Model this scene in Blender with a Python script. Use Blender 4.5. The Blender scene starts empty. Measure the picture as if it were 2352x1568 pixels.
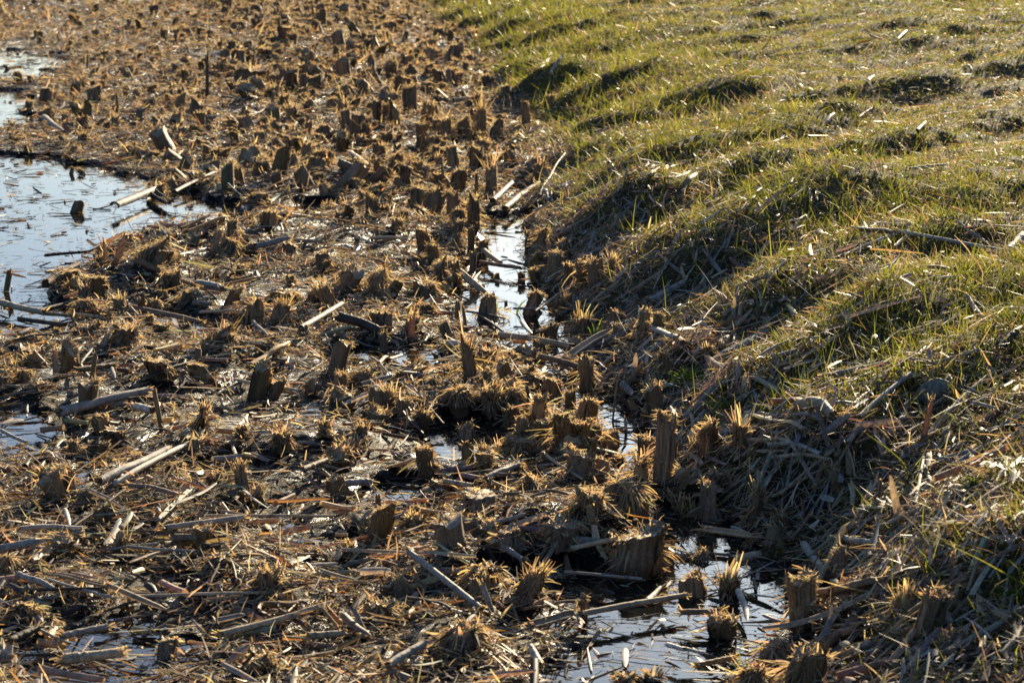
import bpy, math, random
import numpy as np
from mathutils import Vector

# ------------------------------------------------------------------ camera, sky, sun, exposure
SC = bpy.context.scene
COL = SC.collection
CAM_H = 1.20
LENS = 85.0
PITCH = math.atan(1014.0 / 5553.3)
cam_data = bpy.data.cameras.new('camera')
cam = bpy.data.objects.new('camera', cam_data)
COL.objects.link(cam)
cam_data.lens = LENS
cam_data.sensor_width = 36.0
cam_data.sensor_fit = 'HORIZONTAL'
cam_data.clip_start = 0.05
cam_data.clip_end = 4000.0
cam.location = (0, 0, CAM_H)
cam.rotation_euler = (math.pi / 2 - PITCH, 0, 0)
cam_data.dof.use_dof = True
cam_data.dof.focus_distance = 5.7
cam_data.dof.aperture_fstop = 15.0
SC.camera = cam

SUN_AZ = math.radians(17.0)      # clockwise from the view direction
SUN_EL = math.radians(14.0)
world = bpy.data.worlds.new('World')
SC.world = world
world.use_nodes = True
wn = world.node_tree
sky = wn.nodes.new('ShaderNodeTexSky')
sky.sky_type = 'NISHITA'
sky.sun_disc = False
sky.sun_elevation = SUN_EL
sky.sun_rotation = SUN_AZ
sky.air_density = 1.0
sky.dust_density = 2.2
sky.ozone_density = 3.0
wn.nodes['Background'].inputs[1].default_value = 0.050
wbal = wn.nodes.new('ShaderNodeMix'); wbal.data_type = 'RGBA'; wbal.blend_type = 'MULTIPLY'      # cool white balance of the sky
wbal.inputs['Factor'].default_value = 1.0; wbal.inputs['B'].default_value = (0.74, 0.90, 1.14, 1)
wn.links.new(sky.outputs[0], wbal.inputs['A'])
wn.links.new(wbal.outputs['Result'], wn.nodes['Background'].inputs[0])

sun_data = bpy.data.lights.new('sun', 'SUN')
sun_data.energy = 5.0
sun_data.angle = math.radians(0.5)
sun_data.color = (1.0, 0.83, 0.57)
sun = bpy.data.objects.new('sun', sun_data)
COL.objects.link(sun)
sdir = Vector((math.sin(SUN_AZ) * math.cos(SUN_EL), math.cos(SUN_AZ) * math.cos(SUN_EL), math.sin(SUN_EL)))
sun.rotation_euler = sdir.to_track_quat('Z', 'Y').to_euler()

SC.view_settings.view_transform = 'Standard'
SC.view_settings.look = 'None'
SC.view_settings.gamma = 1.0
SC.view_settings.exposure = 1.66
SC.cycles.use_denoising = True
SC.cycles.max_bounces = 5
SC.cycles.diffuse_bounces = 3
SC.cycles.glossy_bounces = 3
SC.cycles.transmission_bounces = 3
SC.cycles.caustics_reflective = False
SC.cycles.caustics_refractive = False
SC.cycles.sample_clamp_indirect = 4.0

# ------------------------------------------------------------------ pixel <-> world (2352 x 1568 sketch of the photograph)
FPX = LENS / 36.0 * 2352.0
CX, CY = 1176.0, 784.0
_f = np.array([0, math.cos(PITCH), -math.sin(PITCH)])
_u = np.array([0, math.sin(PITCH), math.cos(PITCH)])

def ray(px, py):
    px = np.asarray(px, float); py = np.asarray(py, float)
    d = _f[None] + ((px - CX) / FPX)[:, None] * np.array([1.0, 0, 0])[None] - ((py - CY) / FPX)[:, None] * _u[None]
    return d

def flat(px, py, z=0.0):
    d = ray(np.atleast_1d(px), np.atleast_1d(py))
    t = (z - CAM_H) / d[:, 2]
    return np.stack([d[:, 0] * t, d[:, 1] * t], 1)

def project(P):
    Q = P - np.array([0, 0, CAM_H])
    dep = Q @ _f
    return CX + FPX * Q[:, 0] / dep, CY - FPX * (Q @ _u) / dep, dep

# ------------------------------------------------------------------ noise
_rs = np.random.RandomState(7)
_perm = _rs.permutation(4096)
_rand = _rs.rand(4096) * 2 - 1

def vnoise(x, y, seed=0):
    xi = np.floor(x).astype(np.int64); yi = np.floor(y).astype(np.int64)
    fx = x - xi; fy = y - yi
    fx = fx * fx * (3 - 2 * fx); fy = fy * fy * (3 - 2 * fy)
    def h(a, b):
        return _rand[_perm[(_perm[(a + seed * 131) & 4095] + b) & 4095]]
    a = h(xi, yi); b = h(xi + 1, yi); c = h(xi, yi + 1); d = h(xi + 1, yi + 1)
    return (a * (1 - fx) + b * fx) * (1 - fy) + (c * (1 - fx) + d * fx) * fy

def fbm(x, y, s, seed=0, oct=3):
    r = 0; a = 1.0; n = 0
    for k in range(oct):
        r = r + a * vnoise(x / s + 17.3 * k, y / s - 9.1 * k, seed + k)
        n += a; a *= 0.5; s = s * 0.5
    return r / n

def sstep(a, b, x):
    t = np.clip((x - a) / (b - a), 0, 1)
    return t * t * (3 - 2 * t)

# ------------------------------------------------------------------ plan of the place
EDGE_PX = [(2050,2100),(1930,1700),(1890,1568),(1872,1480),(1852,1380),(1790,1265),(1700,1225),(1600,1120),(1500,1000),(1417,889),
           (1367,822),(1300,755),(1272,682),(1222,572),(1230,493),(1240,417),(1194,300),(1117,167),(1067,100),(971,33),(934,0),(860,-60),(800,-110)]
EDGE = flat([p[0] for p in EDGE_PX], [p[1] for p in EDGE_PX])
EDGE = np.vstack([[EDGE[0] + (EDGE[0] - EDGE[1]) * 8], EDGE, [EDGE[-1] + np.array([-20, 200.0])]])

def polyline_sd(x, y):
    best = np.full(x.shape, 1e9); sgn = np.zeros(x.shape)
    for a, b in zip(EDGE[:-1], EDGE[1:]):
        d = b - a; L2 = (d ** 2).sum()
        t = np.clip(((x - a[0]) * d[0] + (y - a[1]) * d[1]) / L2, 0, 1)
        qx = x - (a[0] + t * d[0]); qy = y - (a[1] + t * d[1])
        q = np.hypot(qx, qy)
        c = -(d[0] * (y - a[1]) - d[1] * (x - a[0]))        # positive on the bank side (to the right of the edge)
        m = q < best
        best = np.where(m, q, best); sgn = np.where(m, np.sign(c), sgn)
    return best * sgn

POOLS_PX = [
    [(-500,358),(20,360),(120,368),(200,380),(290,402),(380,432),(480,462),(580,500),(540,528),(430,552),(340,566),(240,585),(170,618),(125,660),(105,700),(-500,705)],
    [(-500,712),(90,692),(190,722),(160,768),(-500,772)],
    [(285,715),(340,712),(420,728),(505,742),(470,766),(390,752),(330,735)],
    [(610,525),(690,492),(752,474),(738,515),(690,548),(620,575),(580,560)],
    [(1128,500),(1212,496),(1210,560),(1192,600),(1218,645),(1268,700),(1230,748),(1170,762),(1080,742),(1045,700),(1090,680),(1130,650),(1118,600),(1105,560)],
    [(1000,955),(1160,965),(1155,1010),(1135,1055),(1000,1065),(975,1120),(900,1140),(880,1105),(950,1060),(1010,1005)],
    [(1325,930),(1420,935),(1480,1000),(1482,1060),(1420,1068),(1410,1010),(1350,975)],
    [(1420,1165),(1500,1150),(1590,1170),(1570,1240),(1590,1290),(1650,1370),(1800,1350),(1832,1430),(1712,1460),(1705,1568),(1690,1720),(1120,1720),(1120,1520),(1240,1450),(1262,1345),(1380,1320),(1500,1340),(1545,1280),(1520,1262),(1460,1222)],
    [(-500,112),(40,118),(100,138),(140,160),(70,188),(-500,192)],
    [(-500,205),(60,215),(70,290),(-500,335)],
    [(-700,-2),(80,0),(160,16),(300,10),(460,-10),(700,-60),(760,-140),(-700,-140)],
    [(170,1062),(260,1055),(270,1085),(190,1105)],
    [(-200,960),(60,955),(150,985),(80,1030),(-200,1045)],
    [(790,812),(1000,800),(1040,828),(900,850),(800,842)],
]
POOLS = [flat([p[0] for p in q], [p[1] for p in q]) for q in POOLS_PX]

def poly_sd(x, y, poly):
    best = np.full(x.shape, 1e9); ins = np.zeros(x.shape, bool)
    n = len(poly)
    for i in range(n):
        a = poly[i]; b = poly[(i + 1) % n]; d = b - a
        t = np.clip(((x - a[0]) * d[0] + (y - a[1]) * d[1]) / ((d ** 2).sum() + 1e-12), 0, 1)
        best = np.minimum(best, np.hypot(x - a[0] - t * d[0], y - a[1] - t * d[1]))
        if a[1] != b[1]:
            c = ((a[1] > y) != (b[1] > y)) & (x < (b[0] - a[0]) * (y - a[1]) / (b[1] - a[1]) + a[0])
            ins ^= c
    return np.where(ins, best, -best)

# humps: px, py, assumed height of the ground there, rise, radius (m)
HUMPS = [(1290,375,.05,.08,.30),(1255,212,.1,.06,.35),(1130,95,.05,.03,.6),(1450,548,.06,.09,.20),(1720,540,.25,.05,.25),(2050,600,.3,.07,.2),
         (1870,1110,.06,.075,.12),(2250,1110,.2,.05,.12),(2320,1350,.12,.06,.12),(1990,745,.2,.05,.16),(1600,865,.05,.06,.10),(1690,930,.08,.05,.1),
         (1500,640,.05,.06,.16),(1640,215,.2,.06,.4),(1900,470,.25,.06,.3),
         (420,575,0,.05,.22),(560,560,0,.04,.2),(840,560,0,.07,.35),(960,480,0,.03,.3),(790,430,0,.04,.4),(60,22,0,.10,.8),(300,640,0,.03,.2),
         (1310,1020,0,.035,.09),(1290,1240,0,.04,.10),(930,950,0,.03,.08),(465,1030,0,.035,.10),(800,1045,0,.04,.10),(1160,890,0,.03,.10),(1480,1265,0,.03,.09),
         (650,1050,0,.03,.1),(560,1320,0,.025,.1),(1050,1480,0,.03,.07),(1130,1330,0,.03,.08),(660,700,0,.03,.2),(1050,1010,0,.0,.1),(430,870,0,.025,.15),(1390,1140,0,.02,.07)]
_HW = [(flat(a, b, z)[0], A, R) for a, b, z, A, R in HUMPS]

def straw_patch(x, y): return fbm(x, y / 1.25, 0.36, 81, 3)

def terrain_exact(x, y):
    s = polyline_sd(x, y)
    s = s + fbm(x, y, 0.35, 3, 2) * 0.10 * np.clip(y / 7, .5, 2)
    near = np.clip(y / 6.0, 0.6, 3.0)
    # mud side
    z = 0.0155 + 0.016 * fbm(x, y, 0.55, 11, 3) + 0.022 * fbm(x, y, 0.15, 23, 3) + 0.024 * np.maximum(straw_patch(x, y), -.15) + 0.012 * sstep(9, 14, y) + 0.022 * fbm(x, y, 0.34, 29, 2) * sstep(7, 13, y)
    pw = np.full(x.shape, -1e9)
    for P in POOLS:
        pw = np.maximum(pw, poly_sd(x, y, P))
    wob = fbm(x, y, 0.20, 41, 4) * (0.115 * near + 0.16 * sstep(5.2, 4.6, y))
    shore = sstep(-.9, -.05, pw) * sstep(9, 12, y)
    z = z * (1 - .8 * shore) + .012 * .8 * shore
    m = sstep(-0.05 * near, 0.02 * near, pw + wob)
    z = z * (1 - m) - 0.05 * m
    # wet ditch under the bank
    ditch = np.exp(-((s + 0.10) / 0.13) ** 2) * sstep(9.5, 7.0, y)
    z = z - 0.022 * ditch
    # bank
    sp = np.maximum(s, 0)
    bank = 0.22 * (1 - np.exp(-sp / 0.40)) + 0.25 * (1 - np.exp(-sp / 2.2))
    a1 = (x * 0.71 - y * 0.71); a2 = (x * 0.71 + y * 0.71)
    rid = fbm(a1 / 0.36, a2 / 1.0, 1.0, 61, 3) * 0.100 + fbm(x, y, 0.13, 71, 2) * 0.014
    rid = rid + fbm(x / 1.6, y / 2.6, 1.0, 65, 2) * 0.05 * sstep(0.5, 2.0, s)
    amp = sstep(0.0, 0.35, s) * (1 - 0.15 * sstep(1.4, 3.2, s)) * (0.75 + 0.25 * sstep(4, 9, y))
    z = np.where(s > 0, z * np.exp(-sp / 0.06) + bank + rid * amp, z)
    for c, A, R in _HW:
        z = z + A * np.exp(-((x - c[0]) ** 2 + ((y - c[1]) * 0.8) ** 2) / (R * R))
    far = sstep(60, 110, y) * (s < 0)
    z = z - 0.35 * far
    z = np.where((x < -0.36 * y - 1) & (s < 0), z - 0.10 * sstep(0, 4, -0.36 * y - 1 - x), z)
    return z, s

# the ground sheet is a fan: u = x / y columns, log-spaced rows; look-ups interpolate on it
_uc = np.linspace(-0.30, 0.30, 560)
_ext = 0.30 + 0.006 * np.cumsum(1.17 ** np.arange(1, 42))
_ext = _ext[_ext < 9]
UCOL = np.concatenate([-_ext[::-1], _uc, _ext])
_yn = np.exp(np.linspace(math.log(0.25), math.log(2.6), 24))[:-1]
_ym = np.exp(np.linspace(math.log(2.6), math.log(46), 640))
_yf = np.exp(np.linspace(math.log(46), math.log(1800), 50))[1:]
YROW = np.concatenate([_yn, _ym, _yf])
_U, _Y = np.meshgrid(UCOL, YROW)
_X = _U * _Y
ZG, SG = terrain_exact(_X, _Y)

def lookup(G, x, y):
    u = x / y
    i = np.clip(np.searchsorted(UCOL, u) - 1, 0, len(UCOL) - 2)
    j = np.clip(np.searchsorted(YROW, y) - 1, 0, len(YROW) - 2)
    a = np.clip((u - UCOL[i]) / (UCOL[i + 1] - UCOL[i]), 0, 1)
    b = np.clip((y - YROW[j]) / (YROW[j + 1] - YROW[j]), 0, 1)
    return (G[j, i] * (1 - a) + G[j, i + 1] * a) * (1 - b) + (G[j + 1, i] * (1 - a) + G[j + 1, i + 1] * a) * b

def gz(x, y): return lookup(ZG, np.asarray(x, float), np.asarray(y, float))
def gs(x, y): return lookup(SG, np.asarray(x, float), np.asarray(y, float))

_T = np.exp(np.linspace(math.log(2.7), math.log(70), 900))
def ground_at(px, py):
    """Where the sight line through a sketch pixel meets the ground (or the water)."""
    d = ray([px], [py])[0]
    P = np.array([0, 0, CAM_H])[None] + _T[:, None] * d[None]
    h = P[:, 2] - np.maximum(gz(P[:, 0], P[:, 1]), 0.0)
    k = np.argmax(h < 0)
    if h[k] >= 0: k = len(_T) - 1
    a = h[k - 1] / (h[k - 1] - h[k] + 1e-12) if k > 0 else 0
    return P[k - 1] * (1 - a) + P[k] * a

# ------------------------------------------------------------------ materials
def _mat(name):
    m = bpy.data.materials.new(name); m.use_nodes = True
    nt = m.node_tree
    return m, nt, nt.nodes['Principled BSDF'], nt.nodes['Material Output']

def plant_mat(name, rough=0.6, spec=0.35, trans=0.0, streak=(60, 60, 60), amount=0.35, bump=0.0, tint=(1.0, 0.85, 0.55)):
    m, nt, p, out = _mat(name)
    at = nt.nodes.new('ShaderNodeAttribute'); at.attribute_name = 'Col'
    tc = nt.nodes.new('ShaderNodeTexCoord')
    mp = nt.nodes.new('ShaderNodeMapping'); mp.inputs['Scale'].default_value = streak
    nz = nt.nodes.new('ShaderNodeTexNoise'); nz.inputs['Scale'].default_value = 1.0; nz.inputs['Detail'].default_value = 3.0
    nt.links.new(tc.outputs['Object'], mp.inputs['Vector']); nt.links.new(mp.outputs[0], nz.inputs['Vector'])
    mr = nt.nodes.new('ShaderNodeMapRange')
    mr.inputs['From Min'].default_value = 0.3; mr.inputs['From Max'].default_value = 0.7
    mr.inputs['To Min'].default_value = 1 - amount; mr.inputs['To Max'].default_value = 1 + amount
    nt.links.new(nz.outputs['Fac'], mr.inputs['Value'])
    mx = nt.nodes.new('ShaderNodeMix'); mx.data_type = 'RGBA'; mx.blend_type = 'MULTIPLY'; mx.inputs['Factor'].default_value = 1.0
    nt.links.new(at.outputs['Color'], mx.inputs['A']); nt.links.new(mr.outputs[0], mx.inputs['B'])
    nt.links.new(mx.outputs['Result'], p.inputs['Base Color'])
    p.inputs['Roughness'].default_value = rough
    p.inputs['Specular IOR Level'].default_value = spec
    if bump:
        b = nt.nodes.new('ShaderNodeBump'); b.inputs['Strength'].default_value = bump; b.inputs['Distance'].default_value = 0.002
        nt.links.new(nz.outputs['Fac'], b.inputs['Height']); nt.links.new(b.outputs[0], p.inputs['Normal'])
    if trans:
        tr = nt.nodes.new('ShaderNodeBsdfTranslucent')
        t2 = nt.nodes.new('ShaderNodeMix'); t2.data_type = 'RGBA'; t2.blend_type = 'MULTIPLY'; t2.inputs['Factor'].default_value = 1.0
        t2.inputs['B'].default_value = (*tint, 1)
        nt.links.new(mx.outputs['Result'], t2.inputs['A']); nt.links.new(t2.outputs['Result'], tr.inputs['Color'])
        ms = nt.nodes.new('ShaderNodeMixShader'); ms.inputs[0].default_value = trans
        nt.links.new(p.outputs[0], ms.inputs[1]); nt.links.new(tr.outputs[0], ms.inputs[2])
        nt.links.new(ms.outputs[0], out.inputs['Surface'])
    return m

M_STALK = plant_mat('reed_stalk_skin', 0.7, 0.25, 0.0, (420, 420, 22), 0.45, 0.6)
M_FIBRE = plant_mat('reed_fibre', 0.65, 0.22, 0.50, (90, 90, 90), 0.3, 0, (1.0, 0.90, 0.66))
M_LEAF = plant_mat('dead_reed_leaf', 0.62, 0.25, 0.30, (120, 120, 120), 0.3, 0, (1.0, 0.78, 0.46))
M_STEM = plant_mat('dry_reed_stem', 0.7, 0.22, 0.06, (160, 160, 160), 0.3, 0.25, (1.0, 0.7, 0.35))
M_WET = plant_mat('wet_reed_litter', 0.32, 0.5, 0.12, (120, 120, 120), 0.35, 0, (1.0, 0.65, 0.3))
M_GRASS = plant_mat('grass_blade', 0.45, 0.45, 0.55, (40, 40, 40), 0.2, 0, (1.0, 1.0, 0.55))
M_THATCH = plant_mat('dry_grass_blade', 0.6, 0.28, 0.38, (40, 40, 40), 0.3, 0, (1.0, 0.88, 0.6))
M_WOOD = plant_mat('weathered_wood', 0.8, 0.2, 0.0, (150, 150, 40), 0.4, 0.8)

def ground_material():
    m, nt, p, out = _mat('mud_and_turf')
    N = nt.nodes.new; L = nt.links.new
    at = N('ShaderNodeAttribute'); at.attribute_name = 'Col'          # r: bank, g: wetness
    sep = N('ShaderNodeSeparateColor'); L(at.outputs['Color'], sep.inputs[0])
    tc = N('ShaderNodeTexCoord')
    n1 = N('ShaderNodeTexNoise'); n1.inputs['Scale'].default_value = 75; n1.inputs['Detail'].default_value = 9; n1.inputs['Roughness'].default_value = .68
    n2 = N('ShaderNodeTexNoise'); n2.inputs['Scale'].default_value = 22; n2.inputs['Detail'].default_value = 4
    L(tc.outputs['Object'], n1.inputs['Vector']); L(tc.outputs['Object'], n2.inputs['Vector'])
    r1 = N('ShaderNodeValToRGB'); r1.color_ramp.elements[0].color = (.008, .007, .006, 1); r1.color_ramp.elements[1].color = (.030, .024, .018, 1)
    r1.color_ramp.elements[0].position = .35; r1.color_ramp.elements[1].position = .7
    L(n1.outputs['Fac'], r1.inputs[0])
    r2 = N('ShaderNodeValToRGB'); r2.color_ramp.elements[0].color = (.040, .040, .016, 1); r2.color_ramp.elements[1].color = (.150, .115, .060, 1)
    r2.color_ramp.elements[0].position = .3; r2.color_ramp.elements[1].position = .7
    L(n1.outputs['Fac'], r2.inputs[0])
    mx = N('ShaderNodeMix'); mx.data_type = 'RGBA'; L(sep.outputs[0], mx.inputs['Factor']); L(r1.outputs[0], mx.inputs['A']); L(r2.outputs[0], mx.inputs['B'])
    L(mx.outputs['Result'], p.inputs['Base Color'])
    mr = N('ShaderNodeMapRange'); mr.inputs['From Min'].default_value = .62; mr.inputs['From Max'].default_value = .52
    mr.inputs['To Min'].default_value = .22; mr.inputs['To Max'].default_value = .62; L(n2.outputs['Fac'], mr.inputs['Value'])
    rm = N('ShaderNodeMix'); rm.data_type = 'FLOAT'; L(sep.outputs[0], rm.inputs['Factor']); L(mr.outputs[0], rm.inputs['A']); rm.inputs['B'].default_value = .9
    L(rm.outputs['Result'], p.inputs['Roughness'])
    sp = N('ShaderNodeMapRange'); sp.inputs['From Min'].default_value = .50; sp.inputs['From Max'].default_value = .62
    sp.inputs['To Min'].default_value = .05; sp.inputs['To Max'].default_value = .45; L(n2.outputs['Fac'], sp.inputs['Value']); L(sp.outputs[0], p.inputs['Specular IOR Level'])
    b = N('ShaderNodeBump'); b.inputs['Strength'].default_value = 1.0; b.inputs['Distance'].default_value = 0.035
    L(n1.outputs['Fac'], b.inputs['Height']); L(b.outputs[0], p.inputs['Normal'])
    return m

def water_material():
    m, nt, p, out = _mat('still_marsh_water')
    N = nt.nodes.new; L = nt.links.new
    p.inputs['Base Color'].default_value = (.010, .010, .008, 1)
    p.inputs['Roughness'].default_value = 0.03
    p.inputs['IOR'].default_value = 1.40
    tc = N('ShaderNodeTexCoord')
    n1 = N('ShaderNodeTexNoise'); n1.inputs['Scale'].default_value = 14; n1.inputs['Detail'].default_value = 3
    n2 = N('ShaderNodeTexNoise'); n2.inputs['Scale'].default_value = 70; n2.inputs['Detail'].default_value = 2
    L(tc.outputs['Object'], n1.inputs['Vector']); L(tc.outputs['Object'], n2.inputs['Vector'])
    ad = N('ShaderNodeMath'); ad.operation = 'MULTIPLY_ADD'; ad.inputs[1].default_value = .25
    L(n2.outputs['Fac'], ad.inputs[0]); L(n1.outputs['Fac'], ad.inputs[2])
    b = N('ShaderNodeBump'); b.inputs['Strength'].default_value = 0.10; b.inputs['Distance'].default_value = 0.006
    L(ad.outputs[0], b.inputs['Height']); L(b.outputs[0], p.inputs['Normal'])
    return m

# ------------------------------------------------------------------ mesh helpers
class Acc:
    """Collects quads with a colour per vertex and links them as ONE mesh object."""
    def __init__(self): self.V, self.F, self.C, self.n = [], [], [], 0
    def add(self, V, F, C):
        V = np.asarray(V, float).reshape(-1, 3)
        C = np.broadcast_to(np.asarray(C, float), (len(V), 3)) if np.ndim(C) == 1 else np.asarray(C, float).reshape(-1, 3)
        self.V.append(V); self.F.append(np.asarray(F, np.int64).reshape(-1, 4) + self.n); self.C.append(C); self.n += len(V)
    def mesh(self, name, mat, origin=None, smooth=True):
        V = np.concatenate(self.V); F = np.concatenate(self.F); C = np.concatenate(self.C)
        if origin is not None: V = V - np.asarray(origin)[None]
        me = bpy.data.meshes.new(name)
        me.vertices.add(len(V)); me.vertices.foreach_set('co', V.astype(np.float32).ravel())
        me.loops.add(F.size); me.loops.foreach_set('vertex_index', F.astype(np.int32).ravel())
        me.polygons.add(len(F)); me.polygons.foreach_set('loop_start', np.arange(0, F.size, 4, dtype=np.int32))
        if smooth: me.polygons.foreach_set('use_smooth', np.ones(len(F), bool))
        at = me.attributes.new('Col', 'FLOAT_COLOR', 'POINT')
        at.data.foreach_set('color', np.concatenate([C, np.ones((len(C), 1))], 1).astype(np.float32).ravel())
        me.materials.append(mat); me.update(calc_edges=True)
        return me
    def build(self, name, mat, parent=None, origin=None, smooth=True):
        o = bpy.data.objects.new(name, self.mesh(name, mat, origin, smooth)); COL.objects.link(o)
        if parent is not None: o.parent = parent
        elif origin is not None: o.location = tuple(origin)
        return o

def unit(v): return v / (np.linalg.norm(v, axis=-1, keepdims=True) + 1e-12)

def ribbons(P, W, roll, col, cross=2, arch=0.0):
    """P (N,S,3) centre lines, W (N,S) widths, roll (N,3) a vector roughly normal to the blade, col (N,3) or (N,S,3)."""
    N, S, _ = P.shape
    T = np.gradient(P, axis=1); T = unit(T)
    side = unit(np.cross(T, roll[:, None, :] + 1e-5)); nrm = np.cross(side, T)
    k = np.linspace(-0.5, 0.5, cross)
    V = P[:, :, None, :] + side[:, :, None, :] * (W[:, :, None] * k[None, None])[..., None]
    if arch and cross > 2:
        V = V + nrm[:, :, None, :] * (W[:, :, None] * arch * (1 - (2 * k[None, None]) ** 2))[..., None]
    if col.ndim == 2: col = np.repeat(col[:, None, :], S, 1)
    C = np.repeat(col[:, :, None, :], cross, 2)
    idx = np.arange(N * S * cross).reshape(N, S, cross)
    F = np.stack([idx[:, :-1, :-1], idx[:, :-1, 1:], idx[:, 1:, 1:], idx[:, 1:, :-1]], -1)
    return V.reshape(-1, 3), F.reshape(-1, 4), C.reshape(-1, 3)

def tubes(P, R, K, col, arc=(0, 2 * math.pi), up=None):
    N, S, _ = P.shape
    T = unit(np.gradient(P, axis=1))
    ref = np.array([0.13, 0.21, 0.97]) if up is None else up
    a = unit(np.cross(T, np.broadcast_to(ref, T.shape))); b = np.cross(a, T)
    closed = abs(arc[1] - arc[0] - 2 * math.pi) < 1e-6
    th = np.linspace(arc[0], arc[1], K, endpoint=not closed)
    V = P[:, :, None, :] + (a[:, :, None, :] * np.cos(th)[None, None, :, None] + b[:, :, None, :] * np.sin(th)[None, None, :, None]) * R[:, :, None, None]
    if col.ndim == 2: col = np.repeat(col[:, None, :], S, 1)
    C = np.repeat(col[:, :, None, :], K, 2)
    idx = np.arange(N * S * K).reshape(N, S, K)
    nx = np.roll(idx, -1, 2) if closed else idx[:, :, 1:]
    cu = idx if closed else idx[:, :, :-1]
    F = np.stack([cu[:, :-1], nx[:, :-1], nx[:, 1:], cu[:, 1:]], -1)
    return V.reshape(-1, 3), F.reshape(-1, 4), C.reshape(-1, 3)

PAL = dict(t=(.43, .32, .195), g=(.30, .26, .21), p=(.47, .405, .31), o=(.40, .22, .085), r=(.27, .165, .10), d=(.060, .046, .034), b=(.19, .125, .070), s=(.52, .40, .23))
PAL = {k: np.array(v) for k, v in PAL.items()}

def pick(rng, keys, w, n):
    A = np.array([PAL[k] for k in keys]); i = rng.choice(len(keys), n, p=np.array(w) / sum(w))
    return A[i] * (0.72 + 0.56 * rng.rand(n, 1)) * (1 + 0.08 * rng.randn(n, 3))

def curve(P0, D, L, S, bend):
    t = np.linspace(0, 1, S)[None, :, None]
    return P0[:, None, :] + D[:, None, :] * L[:, None, None] * t + bend[:, None, :] * L[:, None, None] * t ** 2

def rnd_dirs(rng, n, emin, emax):
    az = rng.rand(n) * 2 * math.pi; e = emin + (emax - emin) * rng.rand(n)
    return np.stack([np.cos(az) * np.cos(e), np.sin(az) * np.cos(e), np.sin(e)], 1)

def tag(o, label=None, cat=None, group=None, kind=None):
    if label: o['label'] = label
    if cat: o['category'] = cat
    if group: o['group'] = group
    if kind: o['kind'] = kind
    return o

# ------------------------------------------------------------------ setting: ground and water
def build_ground():
    V = np.stack([_X, _Y, ZG], -1).reshape(-1, 3)
    n, m = _X.shape
    idx = np.arange(n * m).reshape(n, m)
    F = np.stack([idx[:-1, :-1], idx[:-1, 1:], idx[1:, 1:], idx[1:, :-1]], -1)
    bank = sstep(-0.05, 0.18, SG).reshape(-1)
    C = np.stack([bank, bank * 0, bank * 0], 1)
    a = Acc(); a.add(V, F, C)
    o = a.build('ground', ground_material()); tag(o, kind='structure')
    w = Acc()
    w.add([(-2500, -5, 0), (2500, -5, 0), (2500, 2500, 0), (-2500, 2500, 0)], [(0, 1, 2, 3)], (0, 0, 0))
    o = w.build('water', water_material()); tag(o, kind='structure')
build_ground()
# ------------------------------------------------------------------ uncountable cover: litter, stubble, turf
UM = 0.29
def scatter(rng, n, y0, y1, p, um=UM):
    u = (rng.rand(n) * 2 - 1) * um
    r = rng.rand(n); k = 2 - p
    y = (y0 ** k + r * (y1 ** k - y0 ** k)) ** (1 / k) if abs(k) > 1e-6 else y0 * (y1 / y0) ** r
    return u * y, y

def scale_y(y, f=0.55): return np.maximum(1.0, (y / 6.0)) ** f

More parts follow.
